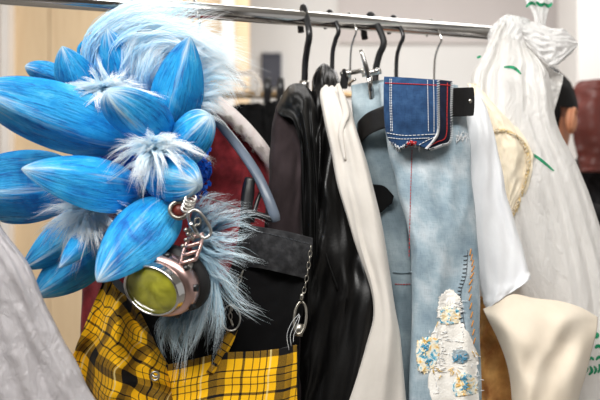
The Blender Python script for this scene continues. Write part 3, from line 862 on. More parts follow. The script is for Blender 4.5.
# ------------------------------------------------------------------ white carrier bag on the rail end
bg = thing('carrier_bag', 'white plastic carrier bag with green print knotted to the rail end', 'plastic bag', P(530, 50, 1.6))
def bagf(u, t):
    w = noise.noise((u*3, t*1.5, 3))
    k = 1-2*abs(noise.noise((u*9+t*1.2, t*1.6, 6)))
    k2 = 1-2*abs(noise.noise((u*20-t*2.5, t*3.5, 4)))
    return .006*math.sin(2*PI*(9*u+.9*w+.3*t))*(.4+.6*noise.noise((u*4, t*2, 1)))+.012*k+.005*k2+.003*noise.noise((u*34, t*12, 8))
bb = drape([(505, 18, 1.64), (496, 30, 1.60), (485, 50, 1.55), (472, 78, 1.52), (470, 120, 1.51), (470, 170, 1.505), (472, 250, 1.505), (474, 340, 1.505), (474, 450, 1.505)],
           [(522, 22, 1.64), (530, 48, 1.60), (540, 62, 1.55), (552, 84, 1.52), (556, 122, 1.51), (578, 168, 1.505), (604, 235, 1.505), (622, 340, 1.505), (628, 450, 1.505)],
           .07, .036, bagf, 150, 110, seed=51, wob=.004)
bb.build('body', M['bag'], bg)
# loose flap to the right, knot and ears
def crush(mb, c, r, s, amp=.3):
    ellipsoid(mb, c, r, 60, 36, lambda d: 1+amp*(1-2.2*abs(noise.noise(d*2.3+Vector((s, 0, 0)))))+.12*noise.noise(d*7+Vector((s, 2, 0)))); return mb
patch([[(522, 36, 1.60), (534, 52, 1.58), (548, 66, 1.57), (563, 76, 1.57)],
       [(524, 60, 1.56), (536, 74, 1.545), (548, 84, 1.55), (561, 88, 1.56)],
       [(526, 84, 1.53), (538, 94, 1.52), (548, 102, 1.53), (556, 106, 1.55)],
       [(530, 104, 1.52), (540, 112, 1.51), (546, 118, 1.52), (551, 124, 1.54)]], 40, 40, .0015, folds(2, .006, 55, .5, .7)).build('side_gusset', M['bag'], bg)
def tuft(rows, seed, n=3, amp=.010): return patch(rows, 50, 50, .0015, folds(n, amp, seed, .5, 1.5, (5, 6)))
crush(MB(), P(522, 30, 1.575), (.018, .014, .020), 1.0, .22).build('knot', M['bag_thin'], bg)
tuft([[(487, 36, 1.62), (494, 24, 1.60), (506, 16, 1.59), (520, 17, 1.595)], [(488, 42, 1.60), (498, 33, 1.575), (510, 27, 1.565), (523, 26, 1.575)],
      [(486, 54, 1.58), (498, 48, 1.555), (512, 42, 1.55), (526, 36, 1.565)], [(480, 66, 1.575), (496, 64, 1.55), (514, 60, 1.545), (532, 50, 1.56)], [(474, 82, 1.57), (494, 84, 1.54), (518, 82, 1.535), (540, 68, 1.555)]], 61.3, 2.6, .0045).build('gathered_neck', M['bag_thin'], bg)
tuft([[(522, 22, 1.59), (536, 22, 1.57), (550, 28, 1.57), (564, 30, 1.58), (573, 38, 1.60)], [(522, 28, 1.565), (536, 31, 1.545), (552, 38, 1.545), (567, 40, 1.56), (578, 44, 1.59)],
      [(524, 37, 1.55), (536, 43, 1.53), (552, 50, 1.532), (564, 54, 1.54), (573, 52, 1.575)], [(527, 46, 1.545), (538, 55, 1.522), (548, 64, 1.525), (556, 66, 1.53), (564, 60, 1.56)]], 64.1, 1.6, .0045).build('handle_ear', M['bag_thin'], bg)
e2 = patch([[(524, -14, 1.60), (536, -16, 1.59), (552, -12, 1.60)], [(526, 2, 1.60), (538, 0, 1.585), (553, 3, 1.60)], [(531, 10, 1.60), (540, 8, 1.59), (549, 9, 1.60)],
            [(535, 24, 1.60), (541, 24, 1.595), (546, 24, 1.60)], [(533, 36, 1.60), (541, 36, 1.595), (547, 36, 1.60)]], 30, 40, .0015, folds(3, .004, 57, .4, .6))
e2.build('handle_ear', M['bag_thin'], bg)
BB = [bb.bvh(), e2.bvh()]
def ink(pts, wd):
    """printed stroke laid on the film"""
    mb = MB(); n = 24; pp = [Vector((p[0], p[1], 0)) for p in pts]; vs = []
    for i in range(n+1):
        q = cr(pp, i/n); d = (cr(pp, min(1, i/n+.02))-cr(pp, max(0, i/n-.02))).normalized(); s = Vector((-d.y, d.x, 0))*wd*(.35+.65*math.sin(PI*min(.999, max(.03, i/n)))**.6)
        for k in (-1, -.33, .33, 1): vs.append(on(BB, q.x+s.x*k, q.y+s.y*k, .0012, 1.5))
    mb.add(vs, [(i*4+k, i*4+k+1, i*4+k+5, i*4+k+4) for i in range(n) for k in range(3)]); return mb
for pts, wd in (([(504, 67), (511, 67), (516, 69), (521, 74)], 1.5), ([(477, 58), (479, 57), (481, 56)], 1.3), ([(529, 152), (541, 160), (554, 171)], 1.4),
                ([(526, 7), (531, 3), (536, 5)], 1.6), ([(536, 2), (541, 5), (545, 3)], 1.8), ([(545, 4), (549, 6), (552, 3)], 1.8),
                ([(594, 335), (596.5, 335.5), (599, 336)], 3.2), ([(595, 348), (598, 346), (602, 347)], 1.8),
                ([(585, 373), (587, 369), (586, 365)], 1.5), ([(589, 375), (592, 371), (590, 366)], 1.5), ([(594, 374), (596, 370), (594, 366)], 1.4), ([(598, 373), (600, 368), (599, 364)], 1.4),
                ([(587, 361), (591, 358), (594, 360)], 1.5), ([(596, 360), (599, 357), (603, 358)], 1.5)):
    ink(pts, wd).build('green_print', M['green'], bg, label='green printed mark')

# ------------------------------------------------------------------ black denim top with tartan, chains
dt = thing('pinafore_top', 'black denim pinafore top with yellow tartan waistband and chain straps', 'top', P(270, 230, 1.27))
bd_ = drape([(240, 226, 1.30), (236, 245, 1.275), (228, 275, 1.265), (206, 310, 1.26), (196, 345, 1.26), (190, 440, 1.26)],
            [(313, 238, 1.30), (311, 255, 1.275), (306, 280, 1.265), (303, 310, 1.26), (299, 345, 1.26), (300, 440, 1.26)],
            .04, .016, folds(1.2, .004, 61, .3, .7, (4, 6)), 80, 60, seed=61)
bd_.build('bodice', M['black_cloth'], dt)
tb = patch([[(243, 224, 1.268), (262, 227, 1.248), (290, 232, 1.246), (313, 238, 1.262)],
            [(242, 238, 1.262), (262, 243, 1.240), (290, 249, 1.238), (312, 254, 1.254)],
            [(241, 256, 1.258), (262, 259, 1.236), (288, 264, 1.234), (308, 270, 1.252)],
            [(238, 266, 1.258), (258, 268, 1.238), (286, 274, 1.236), (306, 279, 1.252)]], 60, 40, .004, lambda u, v: .003*noise.noise((u*4, v*3, 5)))
tb.build('neck_band', M['charcoal'], dt, label='faded charcoal denim band')
DB = [tb.bvh(), bd_.bvh()]
st = MB(); stitches(st, DB, [(246, 230), (270, 234), (310, 244)], 3, .0005, .7); st.build('band_stitching', M['thread_black'], dt)
wb = patch([[(160, 366, 1.255), (190, 360, 1.228), (222, 353, 1.222), (258, 351, 1.222), (283, 348, 1.226), (297, 345, 1.238)],
            [(158, 384, 1.25), (190, 379, 1.222), (222, 373, 1.216), (258, 371, 1.216), (283, 368, 1.220), (297, 366, 1.234)],
            [(156, 404, 1.25), (190, 400, 1.218), (222, 394, 1.212), (258, 391, 1.212), (283, 389, 1.217), (297, 388, 1.232)],
            [(152, 440, 1.25), (190, 440, 1.218), (222, 440, 1.21), (258, 440, 1.21), (283, 440, 1.216), (298, 440, 1.23)]], 80, 50, .004, lambda u, v: .003*noise.noise((u*7, v*4, 1)))
wb.build('waistband', M['tartan'], dt, label='yellow tartan waistband')
sp = patch([[(230, 325, 1.226), (234, 327, 1.222), (238, 330, 1.226)], [(222, 340, 1.226), (227, 342, 1.220), (232, 345, 1.226)], [(214, 356, 1.226), (219, 358, 1.218), (224, 360, 1.226)], [(204, 372, 1.222), (210, 373, 1.212), (216, 374, 1.22)]], 14, 30, .003)
sp.build('strap', M['tartan'], dt)
chn = MB(); chain(chn, [on(DB, 243, 271, .006), on(DB, 238, 284, .006), on(DB, 234, 298, .006), on(DB, 232, 310, .007)], .006, .0008, .0026)
chain(chn, [P(231, 306, 1.225), P(230, 316, 1.225), P(233, 326, 1.225)], .006, .0008, .0026)
chn.build('chain', M['oldsilver'], dt)
rg = MB(); torus_link(rg, P(231, 318, 1.222), (1, .2, 0), (0, .15, 1), .0135, .0185, .0012, 8, 32); rg.build('ring', M['steel'], dt)
chn = MB(); chain(chn, [P(311, 246, 1.238), P(309, 262, 1.238), P(306, 282, 1.238), P(302, 298, 1.238)], .006, .0008, .0026); chn.build('chain', M['oldsilver'], dt)
sn = MB(); torus_link(sn, P(300, 318, 1.236), (.1, .2, 1), (1, 0, 0), .024, .009, .0022, 8, 32); tube(sn, [P(301, 300, 1.236), P(302, 294, 1.236)], .003, 8, 3)
box(sn, P(299, 330, 1.234), (.012, .005, .018), 0, .1); sn.build('snap_hook', M['oldsilver'], dt)
lt = MB()
for k in range(3): tube(lt, [P(299+k*.5, 314+k, 1.23), P(292+k*2.4, 322+k*3, 1.225), P(287+k*3.4, 335, 1.224), P(289+k*2.2, 350-k*4, 1.222)], .00032, 5, 14)
lt.build('loose_thread', M['thread_white'], dt)

# tartan skirt at the lower left
tk = thing('tartan_skirt', 'yellow and black tartan skirt hanging below the goggles', 'skirt', P(130, 290, 1.26))
patch([[(103, 281, 1.29), (108, 279, 1.275), (114, 279, 1.265), (120, 282, 1.27), (126, 287, 1.29)],
       [(94, 302, 1.28), (105, 304, 1.255), (117, 307, 1.24), (131, 312, 1.25), (143, 316, 1.285)],
       [(83, 328, 1.275), (99, 333, 1.245), (117, 338, 1.225), (138, 342, 1.235), (157, 344, 1.28)],
       [(74, 354, 1.27), (96, 360, 1.24), (120, 366, 1.218), (146, 368, 1.228), (170, 366, 1.27)],
       [(77, 384, 1.27), (99, 390, 1.236), (124, 394, 1.215), (154, 396, 1.226), (184, 394, 1.265)],
       [(84, 440, 1.27), (106, 440, 1.236), (130, 440, 1.215), (164, 440, 1.226), (200, 440, 1.265)]], 100, 100, .004,
      lambda u, v: .014*math.sin(2*PI*(2.0*u+.5*v)+.7)*sm(0, .5, v)+.007*(1-2*abs(noise.noise((u*4, v*5, 9))))).build('panel', M['tartan_skirt'], tk)
patch([[(124, 292, 1.30), (150, 300, 1.295), (196, 300, 1.295)], [(140, 330, 1.295), (168, 330, 1.285), (206, 330, 1.29)], [(160, 366, 1.29), (184, 366, 1.28), (214, 362, 1.285)], [(160, 440, 1.29), (190, 440, 1.28), (220, 440, 1.285)]],
      30, 30, .004, folds(1.5, .005, 66)).build('lining', M['black_cloth'], tk, label='black lining')
sb = MB(); tube(sb, [P(152, 374, 1.215), P(155, 377, 1.212), P(158, 376, 1.214)], .002, 8, 10); torus_link(sb, P(155, 376, 1.212), (1, 0, 0), (0, .2, 1), .006, .006, .0016); sb.build('eyelet', M['oldsilver'], tk)

# grey plastic hanger behind the headpiece
gh = thing('clothes_hanger', 'grey plastic hanger with black clip beside the blue headpiece', 'clothes hanger', rail_at(205)-Vector((0, 0, .1)), 'hangers on the chrome rail')
pts, cx, e_ = hook_path(196, math.radians(25), .022, .10)
tube(MB(), pts, .0024, 10, 60).build('hook', M['chrome'], gh)
nb = pts[-1]
tube(MB(), [nb+Vector((0, 0, .012)), nb, P(207, 108, 1.37), P(220, 124, 1.345), P(240, 149, 1.31), P(256, 173, 1.28), P(267, 196, 1.262), P(274, 214, 1.256), P(276, 221, 1.258)],
     [.006, .007, .0075, .0078, .008, .0082, .0084, .0086, .007], 14, 70, flat=.8).build('arm', M['grey_plastic'], gh)
tube(MB(), [nb+Vector((0, 0, .008)), P(188, 100, 1.40), P(150, 122, 1.42), P(120, 150, 1.43), P(104, 175, 1.43)], [.006, .007, .0075, .0075, .006], 14, 50, flat=.8).build('arm', M['grey_plastic'], gh)
tube(MB(), [P(186, 191, 1.34), P(205, 197, 1.33), P(247, 211, 1.30)], .0012, 8, 20).build('wire', M['steel'], gh)
ck = MB()
tube(ck, [P(250, 178, 1.275), P(248, 192, 1.270), P(246, 214, 1.262), P(245, 226, 1.258)], [.008, .010, .009, .008], 10, 16, flat=.6)
tube(ck, [P(263, 188, 1.282), P(257, 202, 1.272), P(252, 222, 1.262)], .0035, 8, 12)
tube(ck, [P(246, 212, 1.258), P(262, 216, 1.256), P(272, 219, 1.256)], .005, 10, 10)
ck.build('clip', M['black_plastic'], gh)

# ------------------------------------------------------------------ blue headpiece
hp = thing('fur_headpiece', 'blue fur headpiece covered in painted foam petals at upper left', 'headpiece', P(130, 140, 1.28))
def petal(base, tip, hw, a=.6, b=.75, dep=.75, bend=0., roll=0., nt=44, na=36):
    B, T = P(*base), P(*tip)
    ax = (T-B).normalized(); view = ((B+T)/2-CAM).normalized()
    side = ax.cross(view).normalized(); dpt = side.cross(ax).normalized()
    side, dpt = side*math.cos(roll)+dpt*math.sin(roll), dpt*math.cos(roll)-side*math.sin(roll)
    w = hw/F*(B.y+T.y)/2
    pk = (a/(a+b))**a*(b/(a+b))**b
    vs = []; uv = []; fs = []; sd = rnd.uniform(0, 50)
    for j in range(nt+1):
        t = j/nt; t_ = .5-.5*math.cos(PI*t)
        r = (max(t_, .0)**a*max(1-t_, 0)**b)/pk
        c = lerp(B, T, t_)+side*(bend*w*4*t_*(1-t_))
        for k in range(na+1):
            an = 2*PI*k/na
            x, y = math.cos(an), math.sin(an)
            kk = 1-.17*abs(math.sin(an*2))          # keels like a folded pod
            g = 1+.012*noise.noise((math.cos(an)*7+sd, math.sin(an)*7, t_*1.2))*r
            g *= 1+.05*noise.noise((x*1.4+sd, y*1.4, t_*2.5))
            vs.append(c+side*(x*w*r*kk*g)+dpt*(y*w*dep*r*kk*g)); uv.append((k/na, t_))
    W = na+1
    for j in range(nt):
        for k in range(na): fs.append((j*W+k, j*W+k+1, (j+1)*W+k+1, (j+1)*W+k))
    return MB().add(vs, fs, uv)
PET = [((128, 142, 1.24), (-24, 88, 1.12), 37, .5, .6, .7, 0, .4),
       ((142, 190, 1.21), (21, 169, 1.09), 31, .5, .8, .7, .08, -.5),
       ((84, 184, 1.29), (-45, 190, 1.22), 38, .5, .6, .6, 0, .3),
       ((72, 200, 1.31), (0, 221, 1.26), 12, .5, .7, .7, 0, 0),
       ((100, 212, 1.27), (21, 269, 1.19), 24, .5, .85, .6, .05, .4),
       ((112, 238, 1.28), (32, 297, 1.21), 26, .5, .8, .6, .0, .3),
       ((100, 226, 1.21), (59, 268, 1.14), 12, .6, .9, .6, -.1, .2),
       ((170, 203, 1.18), (97, 282, 1.10), 33, .42, .75, .75, .0, -.4),
       ((146, 172, 1.20), (198, 184, 1.12), 25, .5, .45, .85, 0, .2),
       ((166, 163, 1.23), (210, 116, 1.17), 23, .45, .42, .8, -.05, .3),
       ((164, 141, 1.22), (108, 92, 1.11), 29, .5, .52, .75, -.1, .5),
       ((168, 130, 1.28), (190, 36, 1.21), 27, .55, .85, .65, -.03, .2),
       ((132, 96, 1.31), (107, 28, 1.25), 21, .55, .8, .65, .05, .3),
       ((88, 98, 1.29), (62, 46, 1.23), 21, .5, .8, .65, .05, .3),
       ((68, 80, 1.33), (25, 66, 1.28), 12, .5, .6, .7, 0, .1)]
for q in PET: petal(*q).build('petal', M['petal'], hp)
ellipsoid(MB(), P(128, 145, 1.33), (.085, .07, .105), 40, 24, lambda d: 1+.12*noise.noise(d*3)).build('head_form', M['glitter'], hp)
ellipsoid(MB(), P(152, 82, 1.36), (.078, .06, .072), 40, 24, lambda d: 1+.15*noise.noise(d*4)).build('wig_cap', M['fur_base'], hp)
sq = MB()
for i in range(70):
    c_ = P(rnd.uniform(196, 210), rnd.uniform(148, 198), rnd.uniform(1.25, 1.27)); box(sq, c_, (.006, .0015, .006), rnd.uniform(-.6, .6), rnd.uniform(0, 3))
sq.build('sequins', M['glitter'], hp, False, kind='stuff')
rb = MB(); tube(rb, [P(79, 57, 1.30), P(79, 48, 1.295), P(86, 40, 1.29), P(97, 33, 1.29), P(104, 26, 1.30)], .0028, 8, 30, flat=.4); rb.build('ribbon', M['petal'], hp)

f1 = MB()   # long crown fur sweeping up and over to the right
fur(f1, [[(96, 70, 1.30), (100, 45, 1.28), (125, 22, 1.27), (160, 14, 1.27), (196, 22, 1.28)],
         [(110, 75, 1.30), (115, 45, 1.27), (145, 28, 1.26), (185, 32, 1.26), (225, 52, 1.27)],
         [(135, 85, 1.31), (142, 50, 1.27), (172, 38, 1.25), (205, 50, 1.25), (238, 72, 1.26)],
         [(150, 90, 1.31), (160, 60, 1.28), (185, 46, 1.27), (215, 50, 1.27), (246, 62, 1.28)],
         [(165, 95, 1.31), (182, 70, 1.29), (205, 62, 1.28), (225, 72, 1.28), (236, 92, 1.28)],
         [(100, 60, 1.31), (106, 30, 1.30), (128, 12, 1.29), (165, 6, 1.29), (205, 8, 1.30)]], 560, .024, .026, .00042, .012, 9, 10)
fur(f1, [[(170, 105, 1.30), (195, 85, 1.27), (212, 72, 1.26), (230, 76, 1.27)],
         [(175, 110, 1.30), (198, 96, 1.27), (214, 90, 1.26), (232, 96, 1.27)],
         [(180, 115, 1.30), (200, 106, 1.27), (210, 108, 1.265), (222, 116, 1.27)],
         [(178, 108, 1.30), (198, 92, 1.275), (208, 96, 1.265), (214, 112, 1.27)]], 330, .018, .017, .00042, .007, 7, 7)
fur(f1, [[(140, 100, 1.30), (140, 80, 1.27), (146, 58, 1.26), (160, 40, 1.26)], [(150, 100, 1.29), (148, 76, 1.26), (158, 52, 1.25), (178, 40, 1.25)],
         [(126, 92, 1.30), (128, 66, 1.27), (134, 44, 1.26), (150, 24, 1.26)], [(96, 80, 1.31), (94, 60, 1.29), (98, 42, 1.28), (112, 28, 1.28)]], 330, .018, .02, .0004, .012, 6, 8)
fur(f1, [[(170, 80, 1.29), (195, 58, 1.26), (222, 48, 1.26), (252, 56, 1.26)], [(170, 70, 1.29), (190, 44, 1.26), (220, 34, 1.26), (250, 40, 1.26)],
         [(150, 50, 1.29), (180, 24, 1.27), (205, 14, 1.27), (228, 24, 1.27)], [(180, 100, 1.29), (205, 84, 1.26), (228, 82, 1.26), (246, 92, 1.26)]], 90, .03, .035, .0003, .016, 3, 10)
f1.build('crown_fur', M['fur_sky'], hp, False, kind='stuff')
f2 = MB()   # white tufts between petals
def tuft_guides(c, n, lmin, lmax, sx=1., sy=1., lift=.05, droop=.25, a0=0., a1=6.283):
    out = []
    for i in range(n):
        an = lerp(a0, a1, (i+rnd.uniform(-.4, .4))/n); L_ = rnd.uniform(lmin, lmax)
        dx, dy = math.cos(an)*L_*sx, -math.sin(an)*L_*sy
        cx_, cy_ = c[0]+rnd.gauss(0, 5)*sx, c[1]+rnd.gauss(0, 3)*sy; lf = lift*rnd.uniform(.6, 1.2)
        q = rnd.uniform(-.25, .25)
        out.append([(cx_, cy_, c[2]), (cx_+dx*.33-dy*q*.3, cy_+dy*.33+dx*q*.3-2, c[2]-lf*.8), (cx_+dx*.7-dy*q*.4, cy_+dy*.7+dx*q*.4+L_*droop*.3, c[2]-lf), (cx_+dx, cy_+dy+L_*droop, c[2]-lf*.8)])
    return out
fur(f2, tuft_guides((106, 90, 1.225), 34, 22, 56, 1.1, .5, .05, .1), 40, .010, .009, .00042, .008, 6, 8)
fur(f2, tuft_guides((92, 90, 1.22), 10, 22, 40, 1.0, .4, .04, .05, 2.6, 3.9), 36, .009, .010, .00042, .008, 6, 8)
fur(f2, [[(112, 90, 1.23), (104, 76, 1.21), (98, 62, 1.21), (95, 50, 1.22)]], 40, .008, .006, .00042, .006, 6, 8)
fur(f2, tuft_guides((155, 150, 1.165), 34, 20, 52, 1.1, .7, .05, .3), 26, .009, .007, .00042, .008, 6, 8)
fur(f2, tuft_guides((150, 156, 1.16), 9, 22, 36, .8, 1, .05, .2, 3.7, 4.9), 30, .008, .007, .00042, .008, 6, 8)
fur(f2, tuft_guides((88, 212, 1.235), 36, 26, 62, 1.1, .75, .06, .3), 40, .011, .010, .00042, .010, 6, 8)
fur(f2, tuft_guides((88, 216, 1.225), 14, 26, 44, .9, .9, .05, .3, 3.4, 5.4), 36, .010, .010, .00042, .010, 6, 8)
f2.build('white_tuft', M['fur_white'], hp, False, kind='stuff', label='icy white fur tufts')
f3 = MB()   # slate fur tail hanging by the goggles
fur(f3, [[(196, 232, 1.22), (206, 226, 1.19), (224, 214, 1.18), (246, 210, 1.18)], [(198, 236, 1.22), (212, 238, 1.18), (230, 240, 1.17), (250, 232, 1.175)],
         [(198, 240, 1.22), (214, 252, 1.18), (234, 254, 1.17), (256, 262, 1.175)], [(200, 244, 1.22), (210, 262, 1.18), (226, 276, 1.17), (246, 296, 1.175)],
         [(200, 250, 1.22), (206, 280, 1.18), (204, 310, 1.17), (196, 340, 1.175)], [(202, 256, 1.22), (214, 290, 1.18), (218, 320, 1.17), (212, 352, 1.175)],
         [(196, 290, 1.22), (190, 315, 1.19), (184, 340, 1.18), (178, 376, 1.18)], [(186, 308, 1.22), (180, 322, 1.19), (174, 340, 1.18), (180, 362, 1.18)],
         [(200, 280, 1.22), (202, 306, 1.19), (196, 330, 1.18), (184, 350, 1.18)], [(176, 310, 1.22), (168, 320, 1.19), (164, 334, 1.185), (170, 352, 1.185)],
         [(196, 228, 1.22), (200, 214, 1.19), (212, 204, 1.18), (232, 200, 1.18)]], 130, .015, .014, .0004, .013, 6, 10)
fur(f3, [[(204, 270, 1.22), (222, 282, 1.20), (240, 304, 1.195), (262, 318, 1.20)], [(202, 240, 1.22), (226, 224, 1.19), (244, 220, 1.18), (262, 222, 1.18)]], 60, .010, .02, .0004, .014, 3, 10)
f3.build('fur_tail', M['fur_slate'], hp, False, kind='stuff', label='long slate blue fur')

# ------------------------------------------------------------------ goggles and hardware
gg = thing('goggles', 'round rose metal goggles with olive lens below the blue petals', 'goggles', P(160, 290, 1.16))
Gc = P(152, 290, 1.125); gn = Vector((-.40, -.88, -.22)).normalized()      # facing direction
gx = Vector((1, -.2, -.16)); gx = (gx-gn*gx.dot(gn)).normalized(); gy = gn.cross(gx).normalized()
if gy.z < 0: gy = -gy
def revolve(mb, prof, sx=1., sy=1., n=56):
    vs = []; fs = []
    for (r, d) in prof:
        for k in range(n):
            an = 2*PI*k/n; vs.append(Gc+gx*(math.cos(an)*r*sx)+gy*(math.sin(an)*r*sy)+gn*d)
    for j in range(len(prof)-1):
        for k in range(n): fs.append((j*n+k, j*n+(k+1) % n, (j+1)*n+(k+1) % n, (j+1)*n+k))
    mb.add(vs, fs); return mb
revolve(MB(), [(.0001, .004), (.012, .0036), (.024, .0022), (.034, 0), (.0355, -.002)], 1.16, .93).build('lens', M['lens'], gg)
revolve(MB(), [(.0348, -.004), (.0348, .0025), (.0358, .004), (.0372, .004), (.0382, .002), (.0382, -.006), (.0395, -.008), (.0395, -.014), (.0345, -.014)], 1.16, .93).build('rim', M['chrome'], gg)
revolve(MB(), [(.039, -.012), (.0445, -.014), (.047, -.024), (.046, -.036), (.043, -.042)], 1.16, .95).build('eye_cup', M['rose'], gg)
revolve(MB(), [(.042, -.040), (.050, -.044), (.052, -.054), (.046, -.062)], 1.16, .95).build('padding', M['rubber'], gg)
sc = MB()
for k in range(10):
    an = 2*PI*k/10+.2; c_ = Gc+gx*(math.cos(an)*.0460*1.16)+gy*(math.sin(an)*.0460*.95)-gn*.024; box(sc, c_, (.007, .008, .009), -.4, an)
sc.build('vent', M['black_plastic'], gg)
lug = MB()
box(lug, P(187, 268, 1.13), (.012, .008, .016), 0, .3); box(lug, P(190, 277, 1.135), (.010, .010, .010), 0, .3); lug.build('hinge', M['steel'], gg)
# ladder-shaped strap bracket above the right side
lb = MB(); k0, k1 = P(188, 262, 1.125), P(196, 236, 1.135)
ad = (k1-k0).normalized(); sd_ = Vector((.93, 0, .30))
for s in (-1, 1): tube(lb, [k0+sd_*.011*s, k0+sd_*.0125*s+ad*.02, k1+sd_*.010*s], .0024, 8, 10)
for q in (.02, .34, .66, .98): tube(lb, [lerp(k0, k1, q)-sd_*.0115, lerp(k0, k1, q)+sd_*.0115], .0030, 8, 3)
lb.build('strap_bracket', M['rose'], gg)
tube(MB(), [P(128, 292, 1.155), P(118, 284, 1.18), P(108, 270, 1.23)], .006, 10, 12, flat=.4).build('strap', M['rubber'], gg)
ch = MB(); chain(ch, [P(194, 240, 1.13), P(190, 232, 1.125), P(196, 226, 1.12), P(198, 219, 1.12)], .006, .0013, .004)
for x, y in ((186, 240), (188, 234), (191, 228), (186, 230), (194, 232), (183, 246)): ellipsoid(ch, P(x, y, 1.12), (.003, .003, .003), 10, 7)
ch.build('charm_chain', M['oldsilver'], gg)

cb_ = thing('carabiner', 'silver oval carabiner clipped above the goggles', 'carabiner', P(200, 215, 1.12))
k = MB(); c0 = P(199.5, 224, 1.112); ax = Vector((.55, 0, -.83))
pts = []
for i in range(40):
    an = 2*PI*i/40; ca, sa = math.cos(an), math.sin(an)
    pts.append(c0+ax.normalized()*(math.copysign(abs(ca)**.75, ca)*.0205)+Vector((.83, .1, .55)).normalized()*(math.copysign(abs(sa)**.75, sa)*.0098))
tube(k, pts, .0021, 10, closed=True); k.build('frame', M['steel'], cb_)
tube(MB(), [c0+ax.normalized()*.011+Vector((-.83, -.1, -.55)).normalized()*.0098, c0-ax.normalized()*.009+Vector((-.83, -.1, -.55)).normalized()*.0098], .0030, 10, 4).build('gate_sleeve', M['chrome'], cb_)

sr_ = thing('ring_fastener', 'round silver grommet with coiled wire rings under the blue petals', 'ring', P(179, 207, 1.14))
k = MB(); torus_link(k, P(179, 210, 1.135), (1, .2, 0), (0, .25, 1), .0125, .0115, .0032, 10, 32); k.build('grommet', M['oldsilver'], sr_)
tube(MB(), [P(179, 210, 1.136), P(179.5, 210.3, 1.142)], .010, 20, 2).build('inlay', plain('rust_red_enamel', (110, 44, 36), .4), sr_)
k = MB()
for i in range(4): torus_link(k, P(187+i*1.2, 208-i*3.2, 1.125), (.8, .5, .3), (-.3, .3, .8), .0075, .0062, .0017, 8, 24)
k.build('coil', M['steel'], sr_)

# ------------------------------------------------------------------ garment film, lower left
gf = thing('garment_cover', 'crinkled translucent plastic garment cover at the lower left edge', 'garment cover', P(10, 300, 1.1))
def filmf(u, t):
    k = 1-2*abs(noise.noise((u*9-t*2.2, t*2.0, 2)))
    k2 = 1-2*abs(noise.noise((u*26-t*6, t*7, 3)))
    p9 = math.sin(2*PI*(13*u-.8*t+.8*noise.noise((u*4, t*1.4, 8)))); p9 = max(0, p9)**3*(.5+.9*noise.noise((u*5, t*1.5, 2)))
    return .006*p9+.006*math.sin(2*PI*(6.2*u-.5*t+.5*noise.noise((u*3, t*2, 5))))*(.5+noise.noise((u*2, t*3, 7)))+.0035*k+.003*k2+.0012*noise.noise((u*60-t*9, t*26, 3))
drape([(-110, 150, 1.16), (-120, 200, 1.12), (-130, 260, 1.10), (-130, 320, 1.10), (-130, 380, 1.10), (-130, 450, 1.10)],
      [(-48, 150, 1.16), (-10, 208, 1.12), (30, 268, 1.10), (52, 318, 1.10), (84, 376, 1.10), (124, 450, 1.10)],
      .06, .03, filmf, 150, 130, seed=71, wob=.003).build('film', M['film'], gf)
pts, cx, e_ = hook_path(-70, math.radians(25), .022, .10)
gh2 = thing('clothes_hanger', 'wire hanger carrying the plastic garment cover at far left', 'clothes hanger', pts[-1], 'hangers on the chrome rail')
tube(MB(), pts+[P(-75, 120, 1.25), P(-80, 155, 1.185)], .002, 8, 70).build('hook', M['chrome'], gh2)

# ------------------------------------------------------------------ second rack, far behind
Y2 = 2.35
r2 = thing('background_rack', 'out of focus second garment rail behind the front rack', 'clothes rack', Vector((P(200, 95, Y2).x, Y2, 0)))
A, B = P(150, 95, Y2), P(720, 95, Y2)
tube(MB(), [A, B], .010, 14, 2).build('rail', plain('brass_tube', (190, 160, 120), .35, .6), r2)
for q in (A, B):
    tube(MB(), [q, Vector((q.x, q.y, .03))], .012, 12, 2).build('post', M['steel'], r2)
    tube(MB(), [Vector((q.x, q.y-.25, .02)), Vector((q.x, q.y+.25, .02))], .016, 12, 2).build('foot', M['steel'], r2)
def back_garment(name, label, cat, mat, L, R, fold, back=.10):
    t = thing(name, label, cat, P(L[0][0], L[0][1], L[0][2])); drape(L, R, back, .05, fold, 50, 40, top_round=.05).build('body', mat, t)
    hk, _, _ = None, None, None
    x = (L[0][0]+R[0][0])/2; q = P(x, 95, Y2)
    m_ = MB(); tube(m_, [q+Vector((-.02, 0, 0)), q+Vector((-.012, 0, .018)), q+Vector((.006, 0, .018)), q+Vector((.016, -.004, 0)), q+Vector((.004, -.006, -.03)), Vector(((P(L[0][0], 0, L[0][2]).x+P(R[0][0], 0, R[0][2]).x)/2, L[0][2], P(0, L[0][1], L[0][2]).z-.01))], .0022, 8, 30)
    m_.build('hanger_hook', M['steel'], t)
    return t
back_garment('black_coat', 'black coat hanging on the background rail left of the dark jackets', 'coat', M['black_cloth'],
             [(236, 105, Y2), (226, 116, Y2), (222, 160, Y2), (216, 420, Y2)], [(262, 104, Y2), (272, 112, Y2), (276, 160, Y2), (282, 420, Y2)], folds(3, .02, 81))
back_garment('black_skirt', 'black skirt clipped on the background rail behind the suede jacket', 'skirt', M['black_cloth'],
             [(268, 102, Y2-.03), (264, 112, Y2-.04), (264, 160, Y2-.05), (260, 420, Y2-.05)], [(292, 102, Y2-.03), (306, 112, Y2-.04), (310, 160, Y2-.05), (316, 420, Y2-.05)], folds(3, .02, 83), .02)
for i, (x, lab) in enumerate(((268, 'left of the pair of black trouser clips on the background rail'), (281, 'right of the pair of black trouser clips on the background rail'))):
    t = thing('trouser_clip', lab, 'clip', P(x, 95, Y2-.05), 'black clips on the background rail')
    k = MB()
    tube(k, [P(x, 78, Y2-.05), P(x-.5, 88, Y2-.056), P(x-1, 104, Y2-.05)], [.008, .011, .010], 10, 12, flat=.6); k.build('jaw', M['black_plastic'], t)
    tube(MB(), [P(x-4, 91, Y2-.045), P(x+4, 91, Y2-.045)], .006, 10, 3).build('spring', M['black_plastic'], t)
    if i == 0: pass
